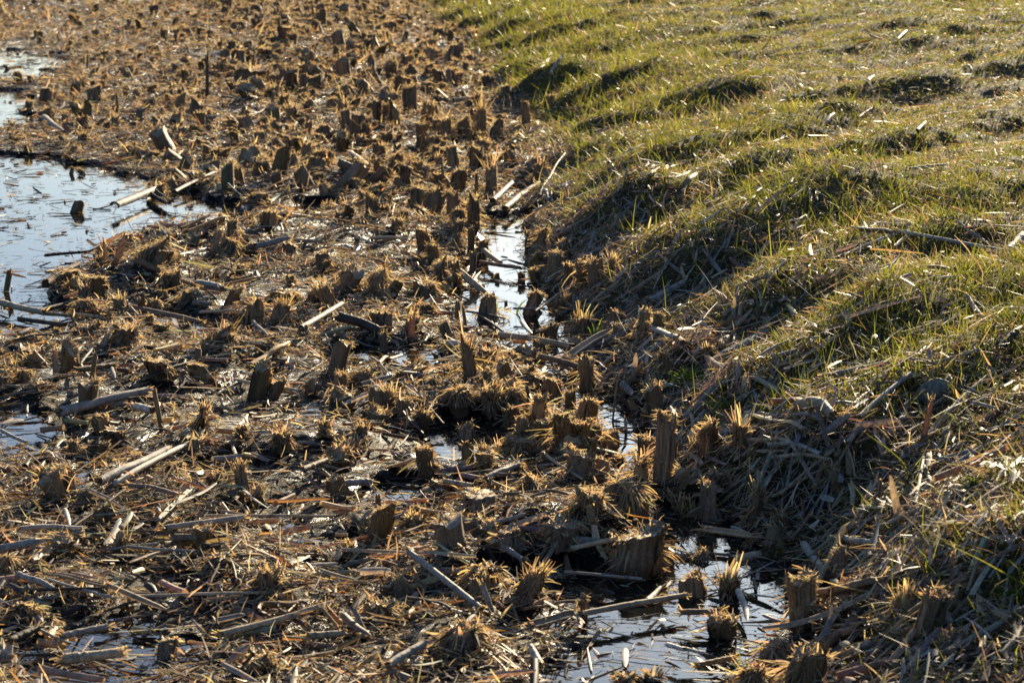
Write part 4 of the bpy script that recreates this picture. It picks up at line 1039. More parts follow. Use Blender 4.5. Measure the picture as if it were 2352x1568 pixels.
# ------------------------------------------------------------------ lying canes, blades and chips
# tile, x1 y1 x2 y2 [x3 y3], width, kind (T tube, H split cane, B blade; u: the far end stands up instead of lying), colour | label
STEMS = '''
00 1210 1370 1800 1110 28 T g|long grey cane lying across the shore of the open pool
00 790 1480 1040 1375 62 H d|dark folded cane half sunk in the open pool, the sloping half
00 1040 1360 1150 1440 62 H d|dark folded cane half sunk in the open pool, the drooping half
00 1210 855 1480 850 30 T g|flat grey cane in the far flat beneath the barrel stump
00 1700 840 1830 775 22 B p|bright pale sliver in the far flat
00 300 830 440 940 50 B g|grey blade end tilted at the far shore of the open pool
00 850 945 915 975 30 B p|small white chip by the far shore
00 1775 660 1830 600 18 B o|bent orange leaf in the far stubble
01 1250 62 1530 -40 34 B o|upper of two orange blades jutting over the pool
01 1290 92 1540 -8 34 H o|lower of two orange blades jutting over the pool
01 330 470 520 345 62 T b|thick broken brown cane dipping into the open pool
01 320 250 600 226 24 T d|dark cane floating beside the raft
01 350 365 432 290 18 B r|thin reddish sliver poking from the broken cane
01 600 235 700 180 44 B r|reddish curled blade on the raft's pool side
01 600 140 715 180 26 B t|pale flake reaching out from the raft over water
01 890 615 1385 722 46 H r|reddish brown plank like cane lying at the small puddle
01 1390 648 1620 640 24 T t|slim tan cane afloat in the small puddle
01 0 590 300 660 52 T t|wet golden log of reed at the water margin
01 300 660 480 676 26 T b|dark thin end of cane trailing from the golden log
01 140 700 440 742 36 T d|black rotten cane below the golden log
01 280 640 520 580 34 T d|black jagged cane lying in the pool strip
01 100 852 550 780 18 T d|long black stick under the leaning grey strip
01 665 852 752 716 42 Bu g|grey flat strip leaning on the dark ragged stump
01 560 1012 655 868 24 B p|pale curled strip, curved like a horn
01 770 1042 795 1122 32 B g|light grey flat chip standing edgewise in mud
01 1720 1028 1970 888 42 H o|glowing orange split cane tilted out of the straw
01 1030 1112 1330 1002 30 T d|dark grey cane before the broad flat topped cylinder
01 420 1375 1000 1222 66 T g|thick grey cane with a frayed middle
01 560 1062 775 1030 44 T b|short brown cane with a hollow dark end
01 1740 708 1850 822 24 B g|slanting grey blade near the flame shaped stump
01 2080 765 2352 600 42 T g|grey cane sloping toward the tall spiked stump
01 1770 192 1980 140 40 T g|grey smooth cane at the end of the raft
01 1240 245 1425 198 30 B g|flat grey brown slat lying behind the raft
01 1630 1130 2060 1210 36 H t|tan split cane lying on the wet straw flat
01 0 1450 165 1408 52 B p|pale wide blade at the wet mud margin
01 20 1482 185 1562 26 T p|thin pale cane sloping through the wet mud
01 945 1330 1045 1352 66 T p|short pale cane with a round knob and frayed disc
01 1378 1460 1380 1372 24 Bu p|small bright white strip upright among the spikes
01 1150 1462 1180 1372 46 Bu g|grey square chip standing near the pale knob
01 980 1440 1200 1500 18 T d|dark reddish stick near the squat square stump
01 1500 470 1830 400 34 B o|orange lit blade curving over the straw below the raft
01 950 290 1090 350 60 H r|frayed cane split like a broom on the raft
01 1380 470 1530 500 70 H g|crumpled grey reed husk below the raft
01 680 1200 560 1010 20 T t|thin straw crossing the mud before the brown cane
01 1870 960 1720 1030 22 B t|pale sliver under the glowing orange cane
11 5 1305 320 1170 44 B p|bright white broken blade lying on the straw flat
11 1560 965 1870 765 60 H p|pale wide cane, upper of the pair sloping up to the grass
11 1700 915 2045 728 32 T g|slender grey cane, lower of the pair sloping up to the grass
11 1100 815 1570 892 40 T t|long tan cane above the shaggy heap
11 735 882 872 912 46 T p|short pale cane end pointing at the tall spiked stump
11 610 1002 870 930 32 B r|reddish split cane reaching to the tall spiked stump
11 1005 1000 1100 815 26 Bu g|thin grey blade leaning beside the shaggy round stump
11 1380 962 1630 1032 48 H b|brown wide blade lying over the heap
11 2130 562 2352 440 42 T g|grey cane high on the straw bank
11 2150 762 2352 862 50 T g|smooth grey cane lying on the dim bank slope
11 965 300 1225 338 28 T r|wet reddish cane floating across the channel
11 980 218 1090 305 36 T t|tan cane slipping from the mound into the channel
11 1010 440 850 335 48 Hu t|frayed leaning cane above the lower channel water
11 1060 425 1215 472 24 B t|thin flat slip floating in the lower channel
11 220 132 450 138 26 T t|pale straight cane on the shaggy mound
11 1860 425 2020 315 34 H t|frayed tan cane on the straw bank above the foot row
11 950 672 1110 782 20 T d|dark curved stem in the wet flat beside the channel
11 1190 622 1390 622 22 T g|grey cane floating below the big slanted stump
11 1390 590 1295 480 34 Tu d|blackened stub of cane leaning on the big slanted stump
11 200 965 330 1090 26 B t|long curling leaf on the straw flat
11 140 1152 335 1100 28 T g|grey thin cane near the fuzzy brown tussock
11 260 1012 415 950 26 T t|tan cane lying aslant at the mud pool
11 2010 1045 2030 862 40 Bu g|grey flat slat standing on the dim slope
11 1985 1052 2235 838 34 T g|grey thin cane lying up the dim slope
11 500 1182 700 1422 14 T t|thin bundle of straw sweeping down from the thorny stump
11 1865 1330 1900 1050 14 Tu r|thin dark bent twig rising from the puddle's side arm
11 1970 1410 1950 1290 22 Bu g|small grey stake at the puddle's bank shore
11 1240 715 1310 800 38 B p|bright wet curl of leaf below the channel
11 1330 640 1560 470 20 T t|thin tan stem behind the star shaped stump
11 0 705 260 800 70 T d|thick black rotten stem across the wet flat
11 1925 1150 2010 1230 50 B g|broad grey leaf scrap at the puddle's bank shore
11 860 640 1120 690 16 T d|dark wet stem crossing below the pair of channel stumps
11 1590 570 1600 460 26 Bu g|grey square ended strip standing by the star shaped stump
21 370 472 582 392 36 H t|tan split cane ending in a bent tip on the grass
21 350 672 358 482 34 Bu g|grey plain slat standing on the grass slope
21 382 662 396 512 36 Bu p|frayed white slat standing beside the plain grey one
21 170 1022 590 760 62 B g|broad long grey leaf lying up the bank
21 150 938 410 1042 46 B t|tan curved leaf tapering across the broad grey one
21 405 1192 436 992 36 Bu p|pale grey strip upright behind the straw
21 560 1072 812 985 46 H o|orange lit cane with crumbled end on the bank
21 490 1092 672 1192 58 H p|white grey split cane lying at the green tuft
21 980 1102 1440 1002 46 T g|long grey tan cane lying before the grey stone
21 1430 1012 1725 1010 26 B g|thin flat strip continuing beyond the long grey tan cane
21 1700 1002 2055 900 20 T t|thin straw angled past the weathered plank
21 1220 1372 1562 1080 36 T g|cane with tapered tip pointing at the grey stone
21 1060 1002 1280 1022 18 B p|arched pale sliver above the long grey tan cane
21 1655 1560 2150 1052 48 B g|long dark grey blade sloping below the grey stone
21 1925 1560 2290 1242 52 B d|long blackish blade parallel to the dark grey one
21 810 1322 1020 1395 88 T t|thick short tan cane piece on the straw bank
21 945 1512 1100 1392 82 H g|wide grey bark like piece below the thick short cane
21 440 1372 832 1492 66 H t|large red tan split cane with a bright upper lip
21 1135 1560 1235 1430 34 T g|short grey cane pointing down the bank
21 1170 62 1450 92 40 H t|tan broken cane on the hummock beyond the bank
21 1110 252 1520 78 46 B g|long grey leaf bent over the hummock
21 1500 78 2250 202 30 T p|long bleached cane lying along the lawn edge
21 1900 0 2150 172 18 T g|thin grey stem crossing above the bleached cane
21 2240 200 2340 90 62 H p|whitish weathered wood scrap on the lawn edge
21 2180 922 2312 770 60 H d|dark grey weathered plank in the grass
21 1950 522 2062 672 34 B g|grey blade lying on the shaded turf
21 2000 562 2170 612 20 T g|thin grey stem beside the blade on the shaded turf
21 1762 742 1885 672 52 H p|white bone coloured chunk of weathered wood in the grass
21 1405 12 1540 30 70 H p|pale weathered block at the top of the straw heap
21 1100 560 1230 510 36 B g|flat grey leaf half under the lit turf
21 520 952 562 880 28 Bu p|small white slip standing on the bank
21 2010 1470 1998 1290 22 Bu g|pale stake upright between the two dark blades
21 0 1400 200 1180 40 T g|grey cane running down the bank into the puddle's stumps
21 340 1440 250 1567 40 T g|pale cane leaning by the big ribbed stump
21 520 1360 960 1420 34 T g|long grey cane under the large red tan one
21 440 1530 760 1567 36 T t|low tan cane at the foot of the tall slat stump
21 260 410 380 380 26 B p|light flat straw on the straw bank
21 100 500 250 430 44 H t|tan husk lying on the upper straw bank
21 920 400 990 410 46 B t|small curled tan leaf on the shaded turf
21 1680 330 1830 345 60 B b|dim brown husk beneath the lit hummock
02 700 285 1150 60 60 T p|big pale cane, thicker half of the double cane in the straw
02 790 300 1285 15 40 H p|pale split half lying along the big pale cane
02 520 582 905 310 28 B t|tan slat slanting through the strewn canes
02 600 332 840 462 32 B g|grey broken blade crossing the tan slat
02 900 312 1210 372 50 H r|reddish brown husk by the pale crossing strips
02 1190 445 1492 285 36 B p|bright flat strip, one of two crossing pale strips
02 1105 532 1305 328 38 H p|forked pale cane under the bright flat strip
02 1840 408 2275 398 30 B o|long orange lit blade on the straw
02 450 470 482 582 38 B p|curved white notched stem, standing alone
02 160 608 575 602 38 T p|straight pale cane with a node, lying level
02 1150 605 1672 530 44 T p|long smooth pale cane with pointed tip
02 970 622 1485 640 38 H b|brown ribbon like cane under the smooth pale one
02 1420 508 2290 512 22 T t|very long level straw reaching to the brush topped stump
02 732 728 830 532 52 B p|bright white forked leaf scrap, larger blade
02 830 602 912 490 46 B p|bright white forked leaf scrap, shorter blade
02 912 615 990 568 38 B p|small white oval leaf scrap
02 1588 648 1562 470 20 Bu p|thin pale splint standing up across a cane
02 330 915 745 1000 48 H t|broad tan blade, rear half, with lit lip
02 740 1002 1150 1178 56 B t|broad tan blade, near half, tapering to a point
02 330 955 780 1092 26 T g|grey tan stem alongside the broad tan blade
02 970 1082 1772 1058 40 H t|long straight tan husk across the strewn canes
02 740 1172 1012 1082 24 T d|dark thin stick crossing the broad tan blade
02 130 925 372 1035 40 T g|grey cane sloping toward the dark hooded stump
02 0 748 250 700 58 H g|wide grey husk on the heap at the frame edge
02 450 1362 722 1302 58 T g|grey cane stub under the broad tan blade
02 90 1392 252 1312 56 T d|dim grey cane by the white cut stem
02 470 1535 820 1492 84 T t|fat round cane with lit top at the bottom edge
02 1530 1345 2280 1140 48 T t|long pale tan cane aimed at the orange husk
02 1910 1252 2160 1182 28 B t|thin slip along the long pale tan cane
02 2240 1165 2352 1300 60 H o|orange husk with a rounded end
02 2140 1362 2352 1345 54 T t|stubby round cane with orange flake beside
02 1950 1372 2140 1385 44 B o|wet orange flake beside the stubby round cane
02 40 1450 48 1345 88 Tu p|short bright white cut stem with a dark stripe
02 270 1302 480 1402 26 T t|thin tan cane near the white cut stem
02 1222 682 1340 680 64 T b|short thick cane section like a barrel
02 1680 335 1850 465 38 B g|grey leaf tapering down by the tall fibrous stump
02 1995 852 2130 800 44 B p|crumpled white leaf at the wet patch
02 2140 862 2330 850 44 B p|bright white shiny leaf at the wet patch
02 900 725 1350 755 22 T g|level grey straw under the smooth pale cane
02 740 745 1090 700 22 T g|dim grey straw by the white forked scrap
02 280 1030 700 1020 24 T d|dark stem in the shade behind the broad tan blade
02 1010 1000 1070 1060 60 B d|dark square leaf scrap in shade
02 1500 1250 1690 1210 60 B g|wide grey leaf pressed in the mud
02 890 850 1100 770 40 B r|rusty leaf lit along its edge
02 2100 190 2250 130 44 T b|brown cane at the rim of the wet mud
12 0 748 470 775 42 B t|tan rear half of the long bent cane
12 470 775 960 1165 46 T g|grey near half of the long bent cane
12 130 912 342 905 78 B p|dazzling white leaf scrap, the brightest in the mud
12 1660 1205 2352 1078 50 T t|long sunlit tan cane lying over the glinting puddle
12 1310 1275 1610 1185 60 H t|frayed tan husk in the glinting puddle
12 1600 1180 1672 1272 28 B t|bent tail of the frayed tan husk
12 330 1567 562 1420 58 T g|smooth grey cane rising from the bottom edge
12 722 275 902 305 42 T t|tan cane end below the low tussock
12 1410 85 1665 262 26 B t|straw crossing in front of the small shaggy stump
12 1000 255 1212 160 42 T g|grey cane leaning on the tented straw heap
12 560 485 832 512 42 H o|orange flat cane beside the spiky crowned stump
12 710 382 802 368 52 B o|orange square chip near the black drum stump
12 1780 345 2012 502 52 H o|orange underlit blade sliding into the water
12 2010 305 2300 295 44 T d|dark sunken cane at the foot of the tallest post
12 1590 752 1880 692 42 T t|tan cane propped against the widest dark barrel
12 1540 902 2070 952 24 T g|thin grey cane afloat on the glinting puddle
12 1070 1132 975 905 44 Tu g|grey plank leaning on the fat brown stump
12 1365 1560 1300 1440 54 T p|white wet cane end pointing to the bottom edge
12 2110 1100 2200 1012 34 B p|bright wet leaf glinting on the puddle
12 1145 762 1245 822 44 T g|pale short stick behind the cracked horned stump
12 0 295 185 282 54 T g|grey cane stub at the brown puddle
12 0 1205 200 1358 62 B r|dark red sheath pointed like a claw
12 850 540 990 572 28 T p|pale slim cane in the glinting mud
12 1060 560 1255 505 32 T g|silvery cane before the dark squat stump
12 600 640 940 755 20 T g|thin grey stem slanting to the shaggy cleft heap
12 1130 365 1600 380 22 T b|long brown straw across the black mud
12 200 1262 90 1070 40 Tu g|dim leaning slat beneath the furry broad stump
12 380 925 450 980 40 B t|small torn leaf under the bent cane
12 400 460 280 470 30 T g|grey stub of cane by the spiky crowned stump
12 930 240 1140 220 24 T b|brown thin cane in front of the dome of cut straw
12 1260 1160 1640 1110 24 T b|dim curved stem in the puddle before the upright stick
12 460 1085 745 1160 26 T d|dark cane by the round bristly stump end
12 2250 1420 2352 1450 40 T p|pale cane end on the blue puddle
22 545 1310 1440 950 62 B t|very long flat tan blade across the bank foot
22 940 1080 1380 960 90 H b|dim brown wide husk behind the very long flat blade
22 0 1192 240 1185 46 T b|level brown cane by the ribbed square stump
22 372 1032 440 1250 44 B p|pale curved slat bending into the dark water
22 822 705 975 955 52 B g|grey plank sloping behind the ragged upright stump
22 1525 490 1430 140 54 Bu g|upright grey blade with a bent over tip
22 1430 140 1575 70 14 B p|thin tip bent back from the upright grey blade
22 1765 440 1940 170 60 H p|wide pale cane lying up the green tussock
22 1755 120 1990 52 50 H g|flat grey slab on the dim upper slope
22 1080 655 1310 690 46 T g|plain grey tan cane on the dim slope
22 1350 582 1625 455 40 T t|tan cane with bulging node on the slope
22 1420 905 2295 650 34 T g|very long thin grey cane rising along the slope
22 1890 970 2095 860 34 T r|reddish stem jutting at the grass
22 930 1392 1165 1300 62 H r|pinkish split cane behind the great round stump
22 1130 1482 1270 1400 54 T g|grey cane with torn mouth by the great round stump
22 1180 1492 1345 1430 18 B p|thin white sliver at the bottom of the bank
22 150 605 480 642 56 H t|broad tan board like husk behind the tall split slab
22 330 592 432 632 26 B p|white shining curl behind the pale log
22 550 1212 705 1262 34 B g|grey slip floating in dark water
22 1960 1500 2352 1385 48 T d|dark thick cane at the bottom corner of the bank
22 1120 500 1400 395 34 T g|grey straw bundle piece on the middle slope
22 1100 590 1440 480 30 B g|flat dim blade on the middle slope
22 1600 400 1660 60 24 T g|narrow grey cane up the shaded slope
22 1530 350 1570 180 36 Hu p|short pale slat standing in the shaded slope
22 0 1440 130 1470 30 T p|pale cane end on the blue water by the green arch
22 100 1560 330 1510 44 H o|orange lit husk at the bottom edge by the water
22 600 15 940 75 40 T g|grey cane across the top of the straw bank
22 780 60 800 -60 30 Bu p|thin pale slat upright above the straw bank
22 1870 1240 2000 1160 24 B p|silvery sliver in the lit grass
22 620 105 1000 110 36 T t|level tan cane behind the grassy tussock
20 330 465 490 445 20 H t|tan husk far up the lawn
20 500 420 690 385 24 H g|grey brown husk on the far lawn
20 1280 250 1480 290 26 B b|brown leaf on the far lawn
20 1480 285 1545 225 26 B g|white bent leaf standing on the far lawn
20 1545 215 1640 190 28 B r|dim reddish leaf behind the white bent one
20 990 870 1050 800 46 B p|pale oval leaf in the middle lawn
20 1930 470 1990 505 36 B p|bright white scrap on the sunny lawn
20 465 555 545 560 34 B p|white shining flake by the tan husks
20 1285 580 1315 535 34 B p|small cream leaf on the sunny lawn
20 1615 925 1670 870 36 T p|short pale cane stub in the middle lawn
20 420 360 455 385 30 B p|tiny white flake on the far lawn
20 800 590 890 650 40 B g|grey leaf in the lawn hollow
20 1570 1190 1790 1165 36 T g|knobbly grey stick on the lower lawn
20 1215 830 1300 770 30 T d|dark stick on the middle lawn
20 800 28 820 2 30 Bu p|brilliant white leaf at the top of the lawn
20 300 1140 345 1205 24 B p|pale narrow leaf in the shaded turf
20 0 1350 90 1240 60 B b|broad dim leaf at the shaded slope
10 1370 490 1425 430 46 B p|glowing white leaf on the grass beyond the far stand
10 1430 555 1520 425 22 T g|thin grey stem leaning in the grass near the glowing leaf
10 780 735 945 705 30 T t|tan cane lying behind the tallest spike stump
10 1540 788 1690 775 26 T o|short orange cane on the grass edge
10 1340 1470 1540 1090 16 T d|long leafless grey stick lying up the grass edge
10 1130 1500 1440 1250 44 T d|dark stick beside the long leafless grey one
10 1045 1440 1170 1320 40 T d|black stub of cane leaning at the channel's bank side
10 1395 1340 1420 1440 26 B g|small grey slat across the grey stick
10 1140 725 1190 890 26 Bu g|leaning grey strip at the far stand's grass side
10 0 1190 200 1265 60 T b|heavy brown cane lying in the black water
10 60 1105 180 1200 44 H t|tan split cane beside the heavy brown one
10 1490 1340 1590 1280 50 B p|pale papery leaf at the foot of the grey stick
10 2130 1265 2250 1190 40 H b|brown cane in the shaded turf
10 1870 1270 2030 1180 36 B b|dull leaf on the shaded turf slope
'''

def flag_end(code): return code.endswith('u')

def build_stems():
    rows = [r for r in STEMS.strip().split('\n') if r]
    for k, r in enumerate(rows):
        a, label = r.split('|'); p = a.split()
        t = p[0]; kind, colk = p[-2], p[-1]; w = float(p[-3]); pts = list(map(float, p[1:-3]))
        rng = np.random.RandomState(5000 + k)
        px = [tile(t, pts[i], pts[i + 1]) for i in range(0, len(pts), 2)]
        up = flag_end(kind); kind = kind[0]
        A = ground_at(*px[0]); depA = project(A[None])[2][0]
        if up:
            d = ray([px[1][0]], [px[1][1]])[0]
            tt = (A[1] + .01) / d[1]; Bp = np.array([0, 0, CAM_H]) + d * tt
            A = A - np.array([0, 0, .015])
        else:
            Bp = ground_at(*px[1])
        mpp = (depA + project(Bp[None])[2][0]) / 2 / FPX / 3 * (.7 if t == '20' else 1.0)
        R = w * mpp / 2
        S = 22
        tt = np.linspace(0, 1, S)[:, None]
        P = A[None] * (1 - tt) + Bp[None] * tt
        Lg = np.linalg.norm(Bp - A)
        if Lg < 2.2 * R: pass
        off = {'T': .8 * R, 'H': .55 * R, 'B': .15 * R + .004}[kind]
        if not up:
            g = np.maximum(gz(P[:, 0], P[:, 1]), 0.0)
            gs_ = np.convolve(np.pad(g, 4, 'edge'), np.ones(9) / 9, 'valid')
            lin = g[0] * (1 - tt[:, 0]) + g[-1] * tt[:, 0]
            base = np.maximum(lin, gs_ * .9 + lin * .1) if kind != 'B' else np.maximum(.5 * lin + .5 * gs_, gs_)
            P[:, 2] = base + off + .024 - .006 * sstep(0, .1, gs(P[:, 0], P[:, 1])) - .010 * sstep(.6, 1.2, gs(P[:, 0], P[:, 1]))
        sag = rng.randn(3) * np.array([.012, .02, .010]) * Lg
        P = P + np.sin(tt * math.pi) * sag[None] * (1.2 if kind == 'B' else .6)
        col = PAL[colk] * (.85 + .3 * rng.rand())
        name, cat, mat = {'T': ('reed_cane', 'reed cane', M_STEM), 'H': ('split_reed_cane', 'reed cane', M_STEM), 'B': ('reed_leaf', 'reed leaf', M_LEAF)}[kind]
        acc = Acc()
        blot = np.interp(np.linspace(0, 1, S), np.linspace(0, 1, 7), .78 + .44 * rng.rand(7))
        if kind == 'T':
            K = 14
            rad = R * (1 + .04 * rng.randn(S)) * np.linspace(1.06, .92, S)
            nn = rng.randint(1, 4) if Lg > 8 * R else 0
            cc = np.repeat(col[None], S, 0) * blot[:, None]
            for q in range(nn):
                j = rng.randint(2, S - 2); rad[j] *= 1.10; cc[j] *= .62
            V, F, C = tubes(P[None], rad[None], K, cc[None])
            V = V.reshape(S, K, 3)
            ax = unit(P[-1] - P[0])
            V[0] -= ax * (R * .8 * np.abs(rng.randn(K)))[:, None]; V[-1] += ax * (R * 1.0 * np.abs(rng.randn(K)))[:, None]
            sq = 1 - .25 * rng.rand()
            V[:, :, 2] = P[:, None, 2] + (V[:, :, 2] - P[:, None, 2]) * (sq if not up else 1)
            C = C.reshape(S, K, 3) * (.82 + .36 * rng.rand(1, K, 1)); C = C * (1 + .06 * rng.randn(S, K, 1))
            acc.add(V, F, C)
            # end plugs, a little sunk
            for e, s_ in ((0, 1), (-1, -1)):
                c0 = V[e].mean(0) + ax * s_ * R * .5
                ring = V[e]; cen = np.stack([c0 + (ring[i] - V[e].mean(0)) * .15 for i in range(K)])
                ii = np.arange(K); acc.add(np.concatenate([ring, cen]), np.stack([ii, (ii + 1) % K, (ii + 1) % K + K, ii + K], -1), PAL['b'] * .6)
        elif kind == 'H':
            K = 10
            arc = math.pi * (1.0 + .25 * rng.rand()); a0 = rng.rand() * 6.28 if up else (rng.rand() - .5) * 1.4 + (math.pi / 2 if rng.rand() < .6 else -math.pi / 2) - arc / 2
            rad = R * (1 + .04 * rng.randn(S)); rad[-5:] *= np.linspace(1, .55 + .4 * rng.rand(), 5)
            cc = np.repeat(col[None], S, 0) * blot[:, None]
            V1, F, C1 = tubes(P[None], rad[None], K, cc[None], (a0, a0 + arc))
            V2, _, C2 = tubes(P[None], rad[None] - max(.0012, .16 * R), K, cc[None] * .85, (a0, a0 + arc))
            ax = unit(P[-1] - P[0]); jj = np.repeat((R * 1.6 * np.abs(rng.randn(K // 2)))[:, None], 2, 0).reshape(-1)[:K]
            for V in (V1, V2):
                v = V.reshape(S, K, 3); v[-1] += ax * jj[:, None]; v[0] -= ax * jj[::-1][:, None] * .6
            n = S * K; ii = np.arange(n).reshape(S, K)
            ring = np.concatenate([ii[:, 0], ii[-1, 1:], ii[::-1, -1][1:], ii[0, ::-1][1:]])
            Fs = np.stack([ring[:-1], ring[1:], ring[1:] + n, ring[:-1] + n], -1)
            st_ = (.82 + .36 * rng.rand(1, K, 1))
            acc.add(np.concatenate([V1, V2]), np.concatenate([F, F[:, ::-1] + n, Fs]), np.concatenate([(C1.reshape(S, K, 3) * st_).reshape(-1, 3), (C2.reshape(S, K, 3) * st_).reshape(-1, 3)]))
        else:
            tp = np.interp(np.linspace(0, 1, S), [0, .08, .5, .85, 1], [.7, 1, 1.02, .8, .18 + .5 * rng.rand()])
            Wd = 2 * R * tp * (1 + .03 * rng.randn(S))
            ax = Bp - A
            if up: roll = np.array([rng.randn() * .3, -1, .25 * rng.randn()])
            else:
                xm, ym = P[S // 2, :2]; e = .05
                gx = float(gz(xm + e, ym) - gz(xm - e, ym)) / (2 * e); gy = float(gz(xm, ym + e) - gz(xm, ym - e)) / (2 * e)
                roll = np.array([-gx + .25 * rng.randn(), -gy - .45 + .25 * rng.randn(), 1.0])
            cc = np.repeat(col[None], S, 0) * blot[:, None]
            V, F, C = ribbons(P[None], Wd[None], roll[None], cc[None], 7, .16 + .16 * rng.rand())
            C = C.reshape(S, 7, 3) * (.85 + .3 * rng.rand(1, 7, 1))
            acc.add(V, F, C)
        o = acc.build(name, mat, None, tuple(P[S // 2]))
        tag(o, label, cat)
        if kind in 'TH' and w > 40 and Lg > 4 * R:
            for e in (0, -1):
                f = Acc(); nf = 22
                axx = unit(P[-1] - P[0]) * (1 if e else -1)
                P0 = P[e][None] - axx[None] * R * .5 + rng.randn(nf, 3) * R * .3
                D = unit(axx[None] + rng.randn(nf, 3) * .4); L = R * (1.2 + 2.0 * rng.rand(nf))
                f.add(*ribbons(curve(P0, D, L, 3, rng.randn(nf, 3) * .2), (.0009 + .0015 * rng.rand(nf))[:, None] * np.ones((1, 3)), rng.randn(nf, 3), pick(rng, 'tsg', [2, 2, 1], nf)))
                fo = f.build('frayed_end', M_FIBRE, o, None)
                fo.location = tuple(-P[S // 2])

# ------------------------------------------------------------------ single finds: stone, pebble, cone, mossy log, green shoots
def lump(rng, r3, ns, col, rough=.10, colvar=.2, sharp=1.0):
    """A closed knobbly body as quads (u-v sphere) with its own colour."""
    K, S = ns * 2, ns
    th = np.linspace(0, 2 * math.pi, K, endpoint=False); ph = np.linspace(-math.pi / 2 + .02, math.pi / 2 - .02, S)
    x = np.cos(ph)[:, None] * np.cos(th)[None]; y = np.cos(ph)[:, None] * np.sin(th)[None]; z = np.sin(ph)[:, None] * np.ones((1, K))
    d = 0
    for q in range(14):
        n = unit(rng.randn(3)); d = np.minimum(d, (.70 + .22 * rng.rand()) - (x * n[0] + y * n[1] + z * n[2]) ) if sharp else d
    k = 1 + np.clip(d, -.3, 0) + rough * (vnoise(x * 4 + 50, y * 4 + z * 5 + 50, 5) * .6 + vnoise(x * 11 + 50, y * 11 + z * 9 + 50, 6) * .3)
    V = np.stack([x * k * r3[0], y * k * r3[1], z * k * r3[2]], -1)
    idx = np.arange(S * K).reshape(S, K); nx = np.roll(idx, -1, 1)
    F = np.stack([idx[:-1], nx[:-1], nx[1:], idx[1:]], -1)
    C = np.asarray(col)[None] * (1 + colvar * rng.randn(S * K, 1) * .5)
    return V, F, C

